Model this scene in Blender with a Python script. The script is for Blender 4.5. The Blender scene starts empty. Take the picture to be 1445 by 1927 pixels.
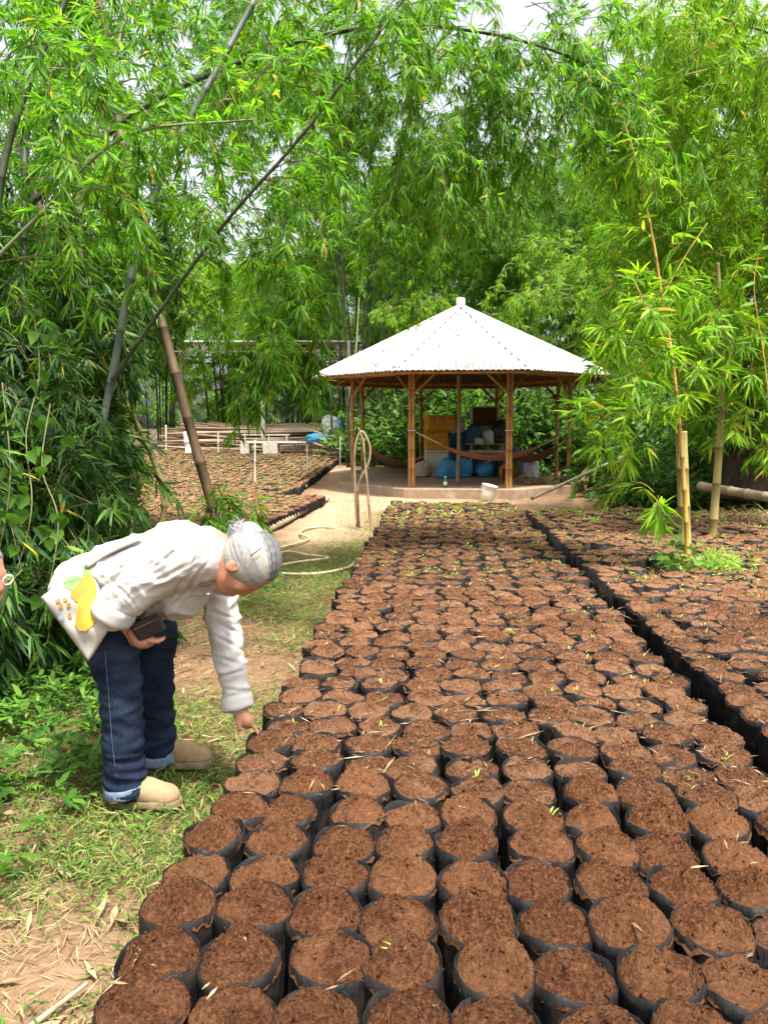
import bpy, math, random
import numpy as np
from mathutils import Vector, noise as mnoise

# ------------------------------------------------------------------ camera, sky, sun, exposure
sc = bpy.context.scene
COL = sc.collection
PITCH = math.radians(6.4); FPX = 1446.0; CAMZ = 1.55
cam_d = bpy.data.cameras.new('camera'); cam = bpy.data.objects.new('camera', cam_d); COL.objects.link(cam)
cam.location = (0, 0, CAMZ); cam.rotation_euler = (math.pi/2 - PITCH, 0, 0)
cam_d.sensor_fit = 'VERTICAL'; cam_d.sensor_height = 24.0; cam_d.lens = 24.0*FPX/1927.0
cam_d.clip_start = 0.05; cam_d.clip_end = 1000
sc.camera = cam

SUN_EL, SUN_AZ = math.radians(70), math.radians(150)      # azimuth clockwise from +Y
w = bpy.data.worlds.new('World'); sc.world = w; w.use_nodes = True
nt = w.node_tree; nt.nodes.clear()
out = nt.nodes.new('ShaderNodeOutputWorld'); bg = nt.nodes.new('ShaderNodeBackground')
sky = nt.nodes.new('ShaderNodeTexSky'); sky.sky_type = 'NISHITA'; sky.sun_disc = False
sky.sun_elevation = SUN_EL; sky.sun_rotation = SUN_AZ
sky.air_density = 1.0; sky.dust_density = 6.0; sky.ozone_density = 0.6
hs = nt.nodes.new('ShaderNodeHueSaturation'); hs.inputs['Saturation'].default_value = 0.3
nt.links.new(sky.outputs[0], hs.inputs['Color']); nt.links.new(hs.outputs[0], bg.inputs[0])
bg.inputs[1].default_value = 0.135
nt.links.new(bg.outputs[0], out.inputs[0])
sun_d = bpy.data.lights.new('sun', 'SUN'); sun_d.energy = 3.2; sun_d.angle = math.radians(4); sun_d.color = (1, .95, .86)
sun = bpy.data.objects.new('sun', sun_d); COL.objects.link(sun)
sv = Vector((math.sin(SUN_AZ)*math.cos(SUN_EL), math.cos(SUN_AZ)*math.cos(SUN_EL), math.sin(SUN_EL)))
sun.rotation_euler = sv.to_track_quat('Z', 'Y').to_euler(); sun.location = (0, 0, 30)
vs = sc.view_settings; vs.view_transform = 'Standard'; vs.look = 'None'; vs.gamma = 1.0
vs.exposure = 1.64
try: sc.display_settings.display_device = 'sRGB'
except Exception: pass
cy = sc.cycles
cy.max_bounces = 7; cy.diffuse_bounces = 4; cy.glossy_bounces = 2; cy.transmission_bounces = 4; cy.transparent_max_bounces = 4
cy.caustics_reflective = False; cy.caustics_refractive = False
cy.use_denoising = True

# ------------------------------------------------------------------ geometry helpers
R = np.random.default_rng(7); random.seed(7)
CP, SP = math.cos(PITCH), math.sin(PITCH)
def ray(px, py):
    x = (px-722.5)/FPX; y = -(py-963.5)/FPX
    return np.array([x, CP + y*SP, -SP + y*CP])
def P(px, py, Y):
    d = ray(px, py); return np.array([0, 0, CAMZ]) + d*(Y/d[1])
def G(px, py, z=0.0):
    d = ray(px, py); return np.array([0, 0, CAMZ]) + d*((z-CAMZ)/d[2])
def sstep(a, b, x):
    t = np.clip((np.asarray(x, float)-a)/(b-a), 0, 1); return t*t*(3-2*t)
def gh(x, y):                                             # height of the ground
    return 0.62*sstep(15, 31, y)
def GG(px, py, dz=0.0):
    d = ray(px, py); t = 1.0
    for t in np.arange(1, 70, .03):
        p = np.array([0, 0, CAMZ]) + d*t
        if p[2] < gh(p[0], p[1])+dz: break
    return p
def nrm(a):
    a = np.asarray(a, float); return a/np.maximum(np.linalg.norm(a, axis=-1, keepdims=True), 1e-9)

def link(o, parent=None):
    COL.objects.link(o)
    if parent is not None: o.parent = parent
    return o
def mesh(name, V, Fs, mats=None, smooth=False, midx=None, attr=None):
    """V (n,3); Fs: list of int arrays (m,k) ; one mesh data-block"""
    V = np.ascontiguousarray(V, np.float32)
    if not isinstance(Fs, (list, tuple)) or (len(Fs) and not hasattr(Fs[0], 'ndim')): Fs = [np.array(Fs)]
    Fs = [np.asarray(f, np.int32) for f in Fs if len(f)]
    me = bpy.data.meshes.new(name)
    me.vertices.add(len(V)); me.vertices.foreach_set('co', V.ravel())
    loops = np.concatenate([f.ravel() for f in Fs]); tot = np.concatenate([np.full(len(f), f.shape[1], np.int32) for f in Fs])
    start = np.concatenate([[0], np.cumsum(tot)[:-1]]).astype(np.int32)
    me.loops.add(len(loops)); me.loops.foreach_set('vertex_index', loops)
    me.polygons.add(len(tot)); me.polygons.foreach_set('loop_start', start)
    try: me.polygons.foreach_set('loop_total', tot)
    except Exception: pass
    if midx is not None: me.polygons.foreach_set('material_index', np.asarray(midx, np.int32))
    me.polygons.foreach_set('use_smooth', np.full(len(tot), smooth, bool))
    if attr:
        for k, a in attr.items():
            at = me.attributes.new(k, 'FLOAT', 'POINT'); at.data.foreach_set('value', np.asarray(a, np.float32))
    me.update(calc_edges=True); me.validate()
    for m in (mats if isinstance(mats, (list, tuple)) else [mats]):
        if m is not None: me.materials.append(m)
    return me
def obj(name, me, parent=None, loc=None, rot=None):
    o = bpy.data.objects.new(name, me); link(o, parent)
    if loc is not None: o.location = tuple(float(v) for v in loc)
    if rot is not None: o.rotation_euler = rot
    return o
def empty(name, loc=(0, 0, 0), rz=0.0):
    o = bpy.data.objects.new(name, None); COL.objects.link(o); o.location = tuple(float(v) for v in loc); o.rotation_euler = (0, 0, rz)
    o.empty_display_size = .1
    return o
def tag(o, label, cat, group=None, kind=None):
    if label: o['label'] = label
    if cat: o['category'] = cat
    if group: o['group'] = group
    if kind: o['kind'] = kind
    return o
class MB:
    """collects verts / faces of any shape, builds one mesh"""
    def __init__(s): s.V = []; s.F = {}; s.n = 0; s.mi = {}
    def add(s, V, Fs, mi=0):
        V = np.asarray(V, float)
        if not isinstance(Fs, list): Fs = [Fs]
        for f in Fs:
            f = np.asarray(f)
            if len(f) == 0: continue
            s.F.setdefault(f.shape[1], []).append(f+s.n); s.mi.setdefault(f.shape[1], []).append(np.full(len(f), mi))
        s.V.append(V); s.n += len(V); return s
    def mesh(s, name, mats, smooth=False):
        ks = sorted(s.F)
        return mesh(name, np.concatenate(s.V), [np.concatenate(s.F[k]) for k in ks], mats, smooth, np.concatenate([np.concatenate(s.mi[k]) for k in ks]))
    def box(s, c, size, rz=0.0, bev=0.0, mi=0, tilt=None):
        hx, hy, hz = [v/2 for v in size]
        b = min(bev, hx*.9, hy*.9, hz*.9) if bev else 0
        if b:
            V = []
            for sx in (-1, 1):
                for sy in (-1, 1):
                    for sz in (-1, 1):
                        V += [(sx*hx, sy*(hy-b), sz*(hz-b)), (sx*(hx-b), sy*hy, sz*(hz-b)), (sx*(hx-b), sy*(hy-b), sz*hz)]
            V = np.array(V); i = lambda sx, sy, sz, k: 3*((sx > 0)*4+(sy > 0)*2+(sz > 0))+k
            F4 = []; F3 = []
            for sg in (-1, 1):
                F4.append([i(sg, -1, -1, 0), i(sg, 1, -1, 0), i(sg, 1, 1, 0), i(sg, -1, 1, 0)])
                F4.append([i(-1, sg, -1, 1), i(1, sg, -1, 1), i(1, sg, 1, 1), i(-1, sg, 1, 1)])
                F4.append([i(-1, -1, sg, 2), i(1, -1, sg, 2), i(1, 1, sg, 2), i(-1, 1, sg, 2)])
            for a in (-1, 1):
                for c2 in (-1, 1):
                    F4.append([i(a, c2, -1, 0), i(a, c2, 1, 0), i(a, c2, 1, 1), i(a, c2, -1, 1)])
                    F4.append([i(a, -1, c2, 0), i(a, 1, c2, 0), i(a, 1, c2, 2), i(a, -1, c2, 2)])
                    F4.append([i(-1, a, c2, 1), i(1, a, c2, 1), i(1, a, c2, 2), i(-1, a, c2, 2)])
                    for d in (-1, 1): F3.append([i(a, c2, d, 0), i(a, c2, d, 1), i(a, c2, d, 2)])
            Fs = [np.array(F4), np.array(F3)]
        else:
            V = np.array([(x, y, z) for x in (-hx, hx) for y in (-hy, hy) for z in (-hz, hz)])
            Fs = [np.array([[0, 1, 3, 2], [4, 6, 7, 5], [0, 4, 5, 1], [2, 3, 7, 6], [0, 2, 6, 4], [1, 5, 7, 3]])]
        if tilt is not None:
            cx, sx_ = math.cos(tilt[0]), math.sin(tilt[0]); V = V@np.array([[1, 0, 0], [0, cx, sx_], [0, -sx_, cx]])
            cyy, syy = math.cos(tilt[1]), math.sin(tilt[1]); V = V@np.array([[cyy, 0, -syy], [0, 1, 0], [syy, 0, cyy]])
        c_, s_ = math.cos(rz), math.sin(rz)
        V = V@np.array([[c_, s_, 0], [-s_, c_, 0], [0, 0, 1]]) + np.array(c)
        return s.add(V, Fs, mi)
    def tube(s, pts, r, n=8, cap=True, mi=0):
        V, Fs = tube(pts, r, n, cap); return s.add(V, Fs, mi)
def tube(pts, r, n=8, cap=True):
    pts = np.asarray(pts, float); m = len(pts); r = np.broadcast_to(np.asarray(r, float), (m,))
    T = nrm(np.gradient(pts, axis=0)) if m > 2 else np.repeat(nrm(pts[1:]-pts[:1]), 2, 0)
    a = np.array([0, 0, 1.]) if abs(T[0][2]) < .9 else np.array([1., 0, 0])
    u = nrm(np.cross(T[0], a)); U = [u]
    for i in range(1, m):
        u = u - T[i]*np.dot(u, T[i]); u = nrm(u); U.append(u)
    U = np.array(U); W = np.cross(T, U)
    th = np.arange(n)/n*2*math.pi
    V = pts[:, None] + r[:, None, None]*(np.cos(th)[None, :, None]*U[:, None]+np.sin(th)[None, :, None]*W[:, None])
    V = V.reshape(-1, 3)
    i = np.arange(m-1)[:, None]*n; j = np.arange(n)[None]; k = (j+1) % n
    F = np.stack([i+j, i+k, i+n+k, i+n+j], -1).reshape(-1, 4); Fs = [F]
    if cap:
        V = np.concatenate([V, pts[:1], pts[-1:]]); b = m*n
        jj = np.arange(n)
        Fs.append(np.concatenate([np.stack([np.full(n, b), (jj+1) % n, jj], -1), np.stack([np.full(n, b+1), (m-1)*n+jj, (m-1)*n+(jj+1) % n], -1)]))
    return V, Fs
def spline(pts, n):
    pts = np.asarray(pts, float); q = np.concatenate([2*pts[:1]-pts[1:2], pts, 2*pts[-1:]-pts[-2:-1]])
    t = np.linspace(0, len(pts)-1-1e-6, n); i = t.astype(int); f = (t-i)[:, None]
    a, b, c, d = q[i], q[i+1], q[i+2], q[i+3]
    return .5*((2*b)+(c-a)*f+(2*a-5*b+4*c-d)*f*f+(3*b-a-3*c+d)*f**3)
def lathe(prof, n=20, c=(0, 0, 0)):
    prof = np.array(prof, float); th = np.arange(n)/n*2*math.pi
    V = np.stack([prof[:, 0][:, None]*np.cos(th), prof[:, 0][:, None]*np.sin(th), np.repeat(prof[:, 1][:, None], n, 1)], -1).reshape(-1, 3)+np.array(c)
    m = len(prof); i = np.arange(m-1)[:, None]*n; j = np.arange(n)[None]; k = (j+1) % n
    return V, [np.stack([i+j, i+k, i+n+k, i+n+j], -1).reshape(-1, 4)]
def fbm(p, s, o=3):
    return mnoise.fractal(Vector(p)*s, 0.8, 2.1, o)

# ------------------------------------------------------------------ materials
class NT:
    def __init__(s, name):
        s.m = bpy.data.materials.new(name); s.m.use_nodes = True; s.t = s.m.node_tree; s.t.nodes.clear()
        s.out = s.n('OutputMaterial')
    def n(s, typ, **kw):
        nd = s.t.nodes.new('ShaderNode'+typ)
        for k, v in kw.items(): setattr(nd, k, v)
        return nd
    def l(s, a, b): s.t.links.new(a, b)
    def val(s, sock, v):
        if hasattr(v, 'is_output') or hasattr(v, 'links'): s.l(v, sock)
        else: sock.default_value = v
    def coord(s, kind='Object', scale=(1, 1, 1), rnd=True):
        tc = s.n('TexCoord'); v = tc.outputs[kind]
        if rnd:
            oi = s.n('ObjectInfo'); mu = s.n('VectorMath', operation='MULTIPLY'); s.l(oi.outputs['Random'], mu.inputs[0]); mu.inputs[1].default_value = (37, 53, 29)
            ad = s.n('VectorMath', operation='ADD'); s.l(v, ad.inputs[0]); s.l(mu.outputs[0], ad.inputs[1]); v = ad.outputs[0]
        if scale != (1, 1, 1):
            mp = s.n('VectorMath', operation='MULTIPLY'); s.l(v, mp.inputs[0]); mp.inputs[1].default_value = scale; v = mp.outputs[0]
        return v
    def noise(s, v, scale, detail=4, rough=.6, dist=0.0):
        nd = s.n('TexNoise'); s.l(v, nd.inputs['Vector']); nd.inputs['Scale'].default_value = scale; nd.inputs['Detail'].default_value = detail
        nd.inputs['Roughness'].default_value = rough; nd.inputs['Distortion'].default_value = dist
        return nd.outputs['Fac']
    def ramp(s, f, stops, interp='LINEAR'):
        r = s.n('ValToRGB'); s.l(f, r.inputs[0]); e = r.color_ramp.elements; r.color_ramp.interpolation = interp
        while len(e) < len(stops): e.new(.5)
        for el, (p, c) in zip(e, stops): el.position = p; el.color = (*c, 1) if len(c) == 3 else c
        return r.outputs[0]
    def mix(s, f, a, b, mode='MIX'):
        m = s.n('MixRGB', blend_type=mode); s.val(m.inputs[0], f)
        for k, v in ((1, a), (2, b)):
            if isinstance(v, tuple): m.inputs[k].default_value = (*v, 1) if len(v) == 3 else v
            else: s.l(v, m.inputs[k])
        return m.outputs[0]
    def math(s, op, a, b=0.0):
        m = s.n('Math', operation=op); s.val(m.inputs[0], a); s.val(m.inputs[1], b); return m.outputs[0]
    def bump(s, h, strength=.5, dist=.01):
        b = s.n('Bump'); s.l(h, b.inputs['Height']); b.inputs['Strength'].default_value = strength; b.inputs['Distance'].default_value = dist; return b.outputs[0]
    def bsdf(s, col, rough=.7, normal=None, spec=.3, metallic=0.0, link=True):
        b = s.n('BsdfPrincipled')
        if isinstance(col, tuple): b.inputs['Base Color'].default_value = (*col, 1)
        else: s.l(col, b.inputs['Base Color'])
        s.val(b.inputs['Roughness'], rough); b.inputs['Specular IOR Level'].default_value = spec; b.inputs['Metallic'].default_value = metallic
        if normal is not None: s.l(normal, b.inputs['Normal'])
        if link: s.l(b.outputs[0], s.out.inputs[0])
        return b
def simple(name, c1, c2=None, scale=8., rough=.7, bump=.2, bscale=40., bdist=.004, spec=.3, stretch=(1, 1, 1), c3=None):
    m = NT(name); v = m.coord('Object', stretch)
    if c2 is None: c2 = tuple(x*.7 for x in c1)
    st = [(.3, c1), (.68, c2)] if c3 is None else [(.28, c1), (.5, c2), (.72, c3)]
    col = m.ramp(m.noise(v, scale, 5, .65), st)
    nn = m.bump(m.noise(v, bscale, 4), bump, bdist) if bump else None
    m.bsdf(col, rough, nn, spec); return m.m
def leafmat(name, stops, trans=.45, rough=.45, tint=1.25):
    m = NT(name); g = m.n('NewGeometry')
    col = m.ramp(g.outputs['Random Per Island'], stops)
    b = m.bsdf(col, rough+.1, None, .2, link=False)
    t = m.n('BsdfTranslucent'); tc = m.mix(1.0, col, (1.15*tint, 1.25*tint, .45*tint), 'MULTIPLY'); m.l(tc, t.inputs[0])
    mx = m.n('MixShader'); mx.inputs[0].default_value = trans; m.l(b.outputs[0], mx.inputs[1]); m.l(t.outputs[0], mx.inputs[2]); m.l(mx.outputs[0], m.out.inputs[0])
    return m.m
def culmmat(name, c1, c2, node=(.25, .2, .12), scale=3.0):
    m = NT(name); v = m.coord('Object', (1, 1, .25))
    col = m.ramp(m.noise(v, scale*6, 5, .7), [(.3, c1), (.7, c2)])
    at = m.n('Attribute', attribute_name='nd')
    col = m.mix(at.outputs['Fac'], col, node)
    v2 = m.coord('Object'); sp = m.noise(v2, 26, 3, .7); col = m.mix(m.math('MULTIPLY', m.math('GREATER_THAN', sp, .62), .35), col, (.12, .1, .06))
    m.bsdf(col, .5, m.bump(m.noise(v, 60, 3), .15, .003), .35); return m.m

MAT = {}
# soil
def soilmat(name, dark, mid, light, bs=1.0, dry=.5):
    m = NT(name); v = m.coord('Object'); oi = m.n('ObjectInfo')
    n1 = m.noise(v, 90, 8, .75); n2 = m.noise(v, 9, 3, .6); n3 = m.noise(v, 330, 3, .6)
    col = m.ramp(n1, [(.3, dark), (.5, mid), (.72, light)])
    f = m.ramp(m.math('ADD', n2, m.math('MULTIPLY', m.math('SUBTRACT', oi.outputs['Random'], .5), .3)), [(.42, (0, 0, 0)), (.64, (1, 1, 1))])
    col = m.mix(m.math('MULTIPLY', f, dry), col, light)
    sp = m.math('GREATER_THAN', m.noise(v, 260, 2, .5), .70); col = m.mix(m.math('MULTIPLY', sp, .55), col, (.48, .34, .2))
    h = m.math('ADD', m.math('MULTIPLY', n1, 1.0), m.math('MULTIPLY', n3, .35))
    m.bsdf(col, .95, m.bump(h, .9*bs, .012), .1); return m.m
MAT['soil_new'] = soilmat('fresh_soil', (.024, .0085, .004), (.145, .056, .0245), (.38, .182, .088), 1.9, .42)
MAT['soil_old'] = soilmat('settled_soil', (.022, .009, .0045), (.14, .0585, .028), (.4, .212, .116), 1.9, .42)
def filmmat():
    m = NT('black_film'); v = m.coord('Object'); v2 = m.coord('Object', (1, 1, .2))
    n = m.noise(v, 14, 5, .7); col = m.mix(m.math('MULTIPLY', m.ramp(n, [(.5, (0, 0, 0)), (.7, (1, 1, 1))]), .35), (.0055, .0055, .006), (.07, .036, .021))
    m.bsdf(col, m.ramp(n, [(.4, (.48,)*3), (.6, (.85,)*3)]), m.bump(m.noise(v2, 30, 4, .6), .6, .012), .2); return m.m
MAT['film'] = filmmat()
# ground
def groundmat():
    m = NT('ground'); v = m.coord('Object', rnd=False)
    n1 = m.noise(v, 1.1, 6, .65, .4); n2 = m.noise(v, 30, 6, .7); n3 = m.noise(v, 7, 5, .6)
    earth = m.ramp(n2, [(.25, (.055, .03, .016)), (.5, (.125, .072, .038)), (.75, (.23, .145, .08))])
    pale = m.ramp(n3, [(.3, (.22, .13, .075)), (.7, (.34, .225, .14))])
    f = m.ramp(n1, [(.42, (0, 0, 0)), (.6, (1, 1, 1))])
    col = m.mix(m.math('MULTIPLY', f, .28), earth, pale)
    # the trodden path towards the shelter is bare pale earth
    at = m.n('Attribute', attribute_name='bare'); col = m.mix(m.math('MULTIPLY', at.outputs['Fac'], .92), col, m.mix(.3, m.ramp(n3, [(.3, (.33, .225, .14)), (.7, (.46, .335, .22))]), earth))
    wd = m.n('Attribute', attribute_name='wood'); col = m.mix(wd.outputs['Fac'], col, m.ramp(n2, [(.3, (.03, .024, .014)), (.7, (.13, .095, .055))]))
    h = m.math('ADD', n2, m.math('MULTIPLY', n3, 1.4))
    m.bsdf(col, .95, m.bump(h, .7, .02), .1); return m.m
MAT['ground'] = groundmat()
MAT['concrete'] = simple('slab_concrete', (.3, .2, .135), (.22, .145, .095), 3, .9, .35, 30, c3=(.36, .27, .19))
MAT['conc_white'] = simple('pale_concrete', (.62, .58, .5), (.42, .38, .31), 5, .9, .2, 30)
# bamboo and wood
MAT['culm_brown'] = culmmat('culm_brown', (.085, .054, .03), (.17, .115, .065), (.05, .03, .016))
MAT['culm_glau'] = culmmat('culm_glaucous', (.06, .085, .06), (.105, .135, .1), (.035, .045, .03))
MAT['culm_dark'] = culmmat('culm_dark', (.02, .033, .014), (.05, .066, .028), (.035, .03, .018))
MAT['culm_green'] = culmmat('culm_green', (.08, .12, .04), (.18, .2, .08), (.2, .19, .11))
MAT['culm_yellow'] = culmmat('culm_yellow', (.5, .3, .06), (.38, .27, .055), (.2, .12, .04))
MAT['culm_olive'] = culmmat('culm_olive', (.26, .23, .075), (.4, .32, .11), (.08, .07, .03))
MAT['post'] = culmmat('post_orange', (.44, .23, .065), (.28, .135, .04), (.13, .06, .02))
MAT['post_dull'] = culmmat('post_dull', (.27, .19, .12), (.36, .27, .17), (.2, .13, .08))
MAT['dry_pole'] = culmmat('dry_pole', (.3, .22, .14), (.46, .36, .24), (.2, .14, .08))
MAT['dark_wood'] = simple('dark_wood', (.1, .055, .028), (.18, .1, .05), 12, .8, .3, 40, stretch=(1, 1, .3))
MAT['bark'] = simple('bark', (.012, .009, .006), (.05, .036, .024), 7, .95, .9, 14, .03, stretch=(1, 1, .35))
MAT['twig'] = simple('twig', (.2, .19, .07), (.12, .13, .05), 9, .7, 0)
MAT['twig_y'] = simple('twig_yellow', (.36, .26, .07), (.22, .2, .06), 9, .7, 0)
# leaves
Y_ = (.5, .36, .03); T_ = (.4, .2, .04)
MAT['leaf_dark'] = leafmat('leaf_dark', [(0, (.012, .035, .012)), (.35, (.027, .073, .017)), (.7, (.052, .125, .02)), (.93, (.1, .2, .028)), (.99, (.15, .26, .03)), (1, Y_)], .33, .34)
MAT['leaf_mid'] = leafmat('leaf_mid', [(0, (.028, .085, .011)), (.35, (.07, .195, .016)), (.75, (.13, .305, .02)), (.97, (.22, .39, .03)), (.99, Y_), (1, T_)], .5, .42)
MAT['leaf_lime'] = leafmat('leaf_lime', [(0, (.055, .14, .014)), (.4, (.125, .285, .019)), (.75, (.215, .39, .024)), (.96, (.34, .46, .034)), (.985, Y_), (1, T_)], .5, .42)
MAT['leaf_far'] = leafmat('leaf_far', [(0, (.025, .08, .01)), (.5, (.07, .19, .014)), (1, (.17, .33, .02))], .44, .5)
MAT['leaf_broad'] = leafmat('leaf_broad', [(0, (.025, .075, .014)), (.5, (.06, .15, .02)), (1, (.13, .25, .03))], .36, .38)
MAT['grass'] = leafmat('grass_blade', [(0, (.045, .09, .016)), (.5, (.09, .18, .026)), (.8, (.15, .26, .04)), (.88, (.24, .21, .075)), (1, (.32, .26, .12))], .35, .5)
MAT['sprout'] = leafmat('sprout', [(0, (.16, .3, .04)), (1, (.36, .44, .12))], .4, .5)
MAT['straw'] = leafmat('straw', [(0, (.12, .075, .038)), (.5, (.25, .17, .09)), (1, (.42, .32, .19))], .15, .75, 1.0)
MAT['roof'] = NT('roof_whitewash')
def roofm():
    m = MAT['roof']; v = m.coord('Object', (1, 1, 1)); n = m.noise(v, 9, 5, .7)
    col = m.ramp(n, [(.3, (.2, .18, .15)), (.48, (.38, .37, .35)), (.8, (.46, .45, .43))])
    m.bsdf(col, .8, m.bump(m.noise(v, 25, 3), .2, .005), .2); MAT['roof'] = m.m
roofm()
MAT['shirt'] = simple('cotton_shirt', (.47, .46, .44), (.42, .405, .38), 5, .9, .25, 300, .0015, .1)
MAT['canvas'] = simple('tote_canvas', (.4, .385, .345), (.34, .32, .28), 6, .95, .3, 260, .0015, .1)
def denim():
    m = NT('denim'); v = m.coord('Object', rnd=False); n = m.noise(v, 5, 4, .6); nf = m.noise(m.coord('Object', (1, 1, .3), False), 170, 3, .7)
    at = m.n('Attribute', attribute_name='wear')
    col = m.ramp(n, [(.3, (.004, .008, .019)), (.7, (.009, .017, .037))])
    col = m.mix(m.math('MULTIPLY', at.outputs['Fac'], .6), col, (.05, .068, .1))
    col = m.mix(m.math('MULTIPLY', m.math('GREATER_THAN', nf, .58), .2), col, (.06, .085, .13))
    m.bsdf(col, .9, m.bump(nf, .25, .002), .1); return m.m
MAT['denim'] = denim()
MAT['denim_light'] = simple('denim_cuff', (.08, .12, .18), (.16, .21, .28), 60, .9, .3, 150, .002, .1)
MAT['skin'] = simple('skin', (.4, .185, .11), (.32, .135, .078), 9, .55, .15, 90, .001, .35)
MAT['suede'] = simple('shoe_suede', (.31, .22, .12), (.22, .155, .085), 14, .95, .3, 120, .002, .1)
MAT['sole'] = simple('shoe_sole', (.24, .175, .105), (.12, .085, .05), 18, .9, .2, 60, .002, .1)
MAT['black'] = simple('black_leather', (.012, .012, .013), (.02, .02, .022), 20, .4, .2, 80, .002, .4)
def hairm():
    m = NT('grey_hair'); at = m.n('Attribute', attribute_name='tone')
    col = m.ramp(at.outputs['Fac'], [(0, (.075, .075, .078)), (.35, (.19, .19, .19)), (.7, (.31, .305, .29)), (1, (.4, .375, .29))])
    m.bsdf(col, .4, None, .4); return m.m
MAT['hair'] = hairm()
MAT['hair_base'] = simple('hair_base', (.17, .17, .165), (.21, .205, .195), 40, .55, .3, 90)
MAT['yellow_paint'] = simple('yellow_paint', (.55, .27, .015), (.42, .19, .012), 6, .6, .2, 25)
MAT['foam'] = simple('foam_white', (.68, .65, .58), (.4, .33, .24), 4, .9, .2, 30)
MAT['blue_sack'] = simple('blue_sack', (.03, .2, .42), (.05, .28, .5), 7, .55, .5, 18, .02)
MAT['navy_sack'] = simple('navy_sack', (.02, .06, .11), (.04, .1, .17), 7, .6, .5, 18, .02)
MAT['white_sack'] = simple('white_sack', (.6, .58, .54), (.4, .38, .35), 7, .7, .6, 18, .02)
MAT['red'] = simple('red_plastic', (.42, .015, .03), (.3, .012, .02), 7, .4, 0)
MAT['hammock_red'] = simple('hammock_red', (.2, .075, .06), (.3, .14, .1), 30, .9, .3, 120, stretch=(.2, .2, 1), c3=(.14, .04, .035))
MAT['hammock_tan'] = simple('hammock_tan', (.24, .14, .06), (.17, .09, .04), 30, .9, .3, 120, stretch=(.2, .2, 1))
MAT['white_paint'] = simple('white_paint', (.75, .74, .7), (.6, .58, .53), 5, .7, .1, 30)
MAT['rope'] = simple('rope', (.55, .5, .42), (.42, .37, .3), 40, .9, 0)
MAT['hose'] = simple('hose', (.5, .4, .24), (.42, .32, .18), 10, .6, 0)
MAT['metal_roof'] = simple('sheet_roof', (.6, .6, .58), (.5, .5, .48), 3, .6, 0)
MAT['p_orange'] = simple('print_orange', (.4, .15, .022), (.38, .19, .03), 9, .95, 0)
MAT['p_yellow'] = simple('print_yellow', (.4, .25, .025), (.4, .28, .045), 9, .95, 0)
MAT['p_green'] = simple('print_green', (.11, .3, .07), (.2, .38, .13), 30, .95, 0)
MAT['p_line'] = simple('print_line', (.1, .3, .1), (.12, .35, .14), 30, .95, 0)
MAT['p_blue'] = simple('print_blue', (.3, .42, .44), (.34, .43, .44), 30, .95, 0)
def glassm():
    m = NT('bottle_green'); b = m.bsdf((.12, .5, .14), .1, None, .5); b.inputs['Transmission Weight'].default_value = .6; b.inputs['IOR'].default_value = 1.3; return m.m
MAT['green_glass'] = glassm()
def lens():
    m = NT('spectacle_lens'); b = m.bsdf((.95, .95, .95), .03, None, .5); b.inputs['Transmission Weight'].default_value = 1.0; b.inputs['IOR'].default_value = 1.05; return m.m
MAT['lens'] = lens()

# ------------------------------------------------------------------ ground
BA = math.atan(.0674)                                     # the beds run slightly to the right of the view
U = np.array([math.sin(BA), math.cos(BA)]); N2 = np.array([math.cos(BA), -math.sin(BA)])
S = .198; ZT = .235                                       # bag spacing, height of a bag
e0 = G(470, 1385, .24)[:2]
ORG = e0 - U*np.dot(e0, U) + N2*.094                      # centre line of the first column
def bed(u, v): return ORG + N2*u + U*v
def bedu(x, y): return (np.asarray(x)-ORG[0])*N2[0] + (np.asarray(y)-ORG[1])*N2[1]
def make_ground():
    n = 230; s = np.linspace(-1, 1, n); xs = np.sinh(s*4.6)/math.sinh(4.6)*140
    t = np.linspace(0, 1, 300); ys = -8 + 9.2*t/.12*(t < .12) + (t >= .12)*(9.2 + np.sinh(np.clip((t-.12)/.88, 0, 1)*4.2)/math.sinh(4.2)*230)
    X, Y = np.meshgrid(xs, ys); Z = gh(X, Y)
    near = np.exp(-((Y-4)/9)**2)
    off = np.array([[.028*fbm((x, y, 0), 1.6, 4)+.012*fbm((x, y, 3), 7, 3) for x, y in zip(rx, ry)] for rx, ry in zip(X, Y)])
    u = bedu(X, Y); inb = sstep(-.25, .05, u)*(Y < 14)*(Y > 0)
    Z = Z + off*np.where(np.abs(X) < 30, 1, 0)*(1-.85*inb) - .03*(1-inb)*near - .01
    bare = np.exp(-((X+1.15-.02*Y)/.75)**2)*sstep(8.2, 11.5, Y)*(1-sstep(26, 34, Y)) + np.exp(-((X-.6)/2.2)**2)*sstep(13.8, 15, Y)*(1-sstep(16, 18, Y)) + .35*np.exp(-((X+1.2)/.7)**2-((Y-1.6)/.75)**2) + .7*np.exp(-((X+3)/5)**2)*sstep(19, 21, Y)*(1-sstep(24, 27, Y))
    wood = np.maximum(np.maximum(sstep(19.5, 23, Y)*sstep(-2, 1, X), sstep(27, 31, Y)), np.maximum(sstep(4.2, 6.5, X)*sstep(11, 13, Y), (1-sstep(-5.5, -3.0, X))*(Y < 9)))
    V = np.stack([X, Y, Z], -1).reshape(-1, 3); m, k = X.shape
    i = np.arange(m-1)[:, None]*k; j = np.arange(k-1)[None]
    F = np.stack([i+j, i+j+1, i+k+j+1, i+k+j], -1).reshape(-1, 4)
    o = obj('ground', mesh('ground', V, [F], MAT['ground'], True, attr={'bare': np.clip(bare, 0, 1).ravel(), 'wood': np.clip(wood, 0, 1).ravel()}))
    o['kind'] = 'structure'
make_ground()

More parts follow.
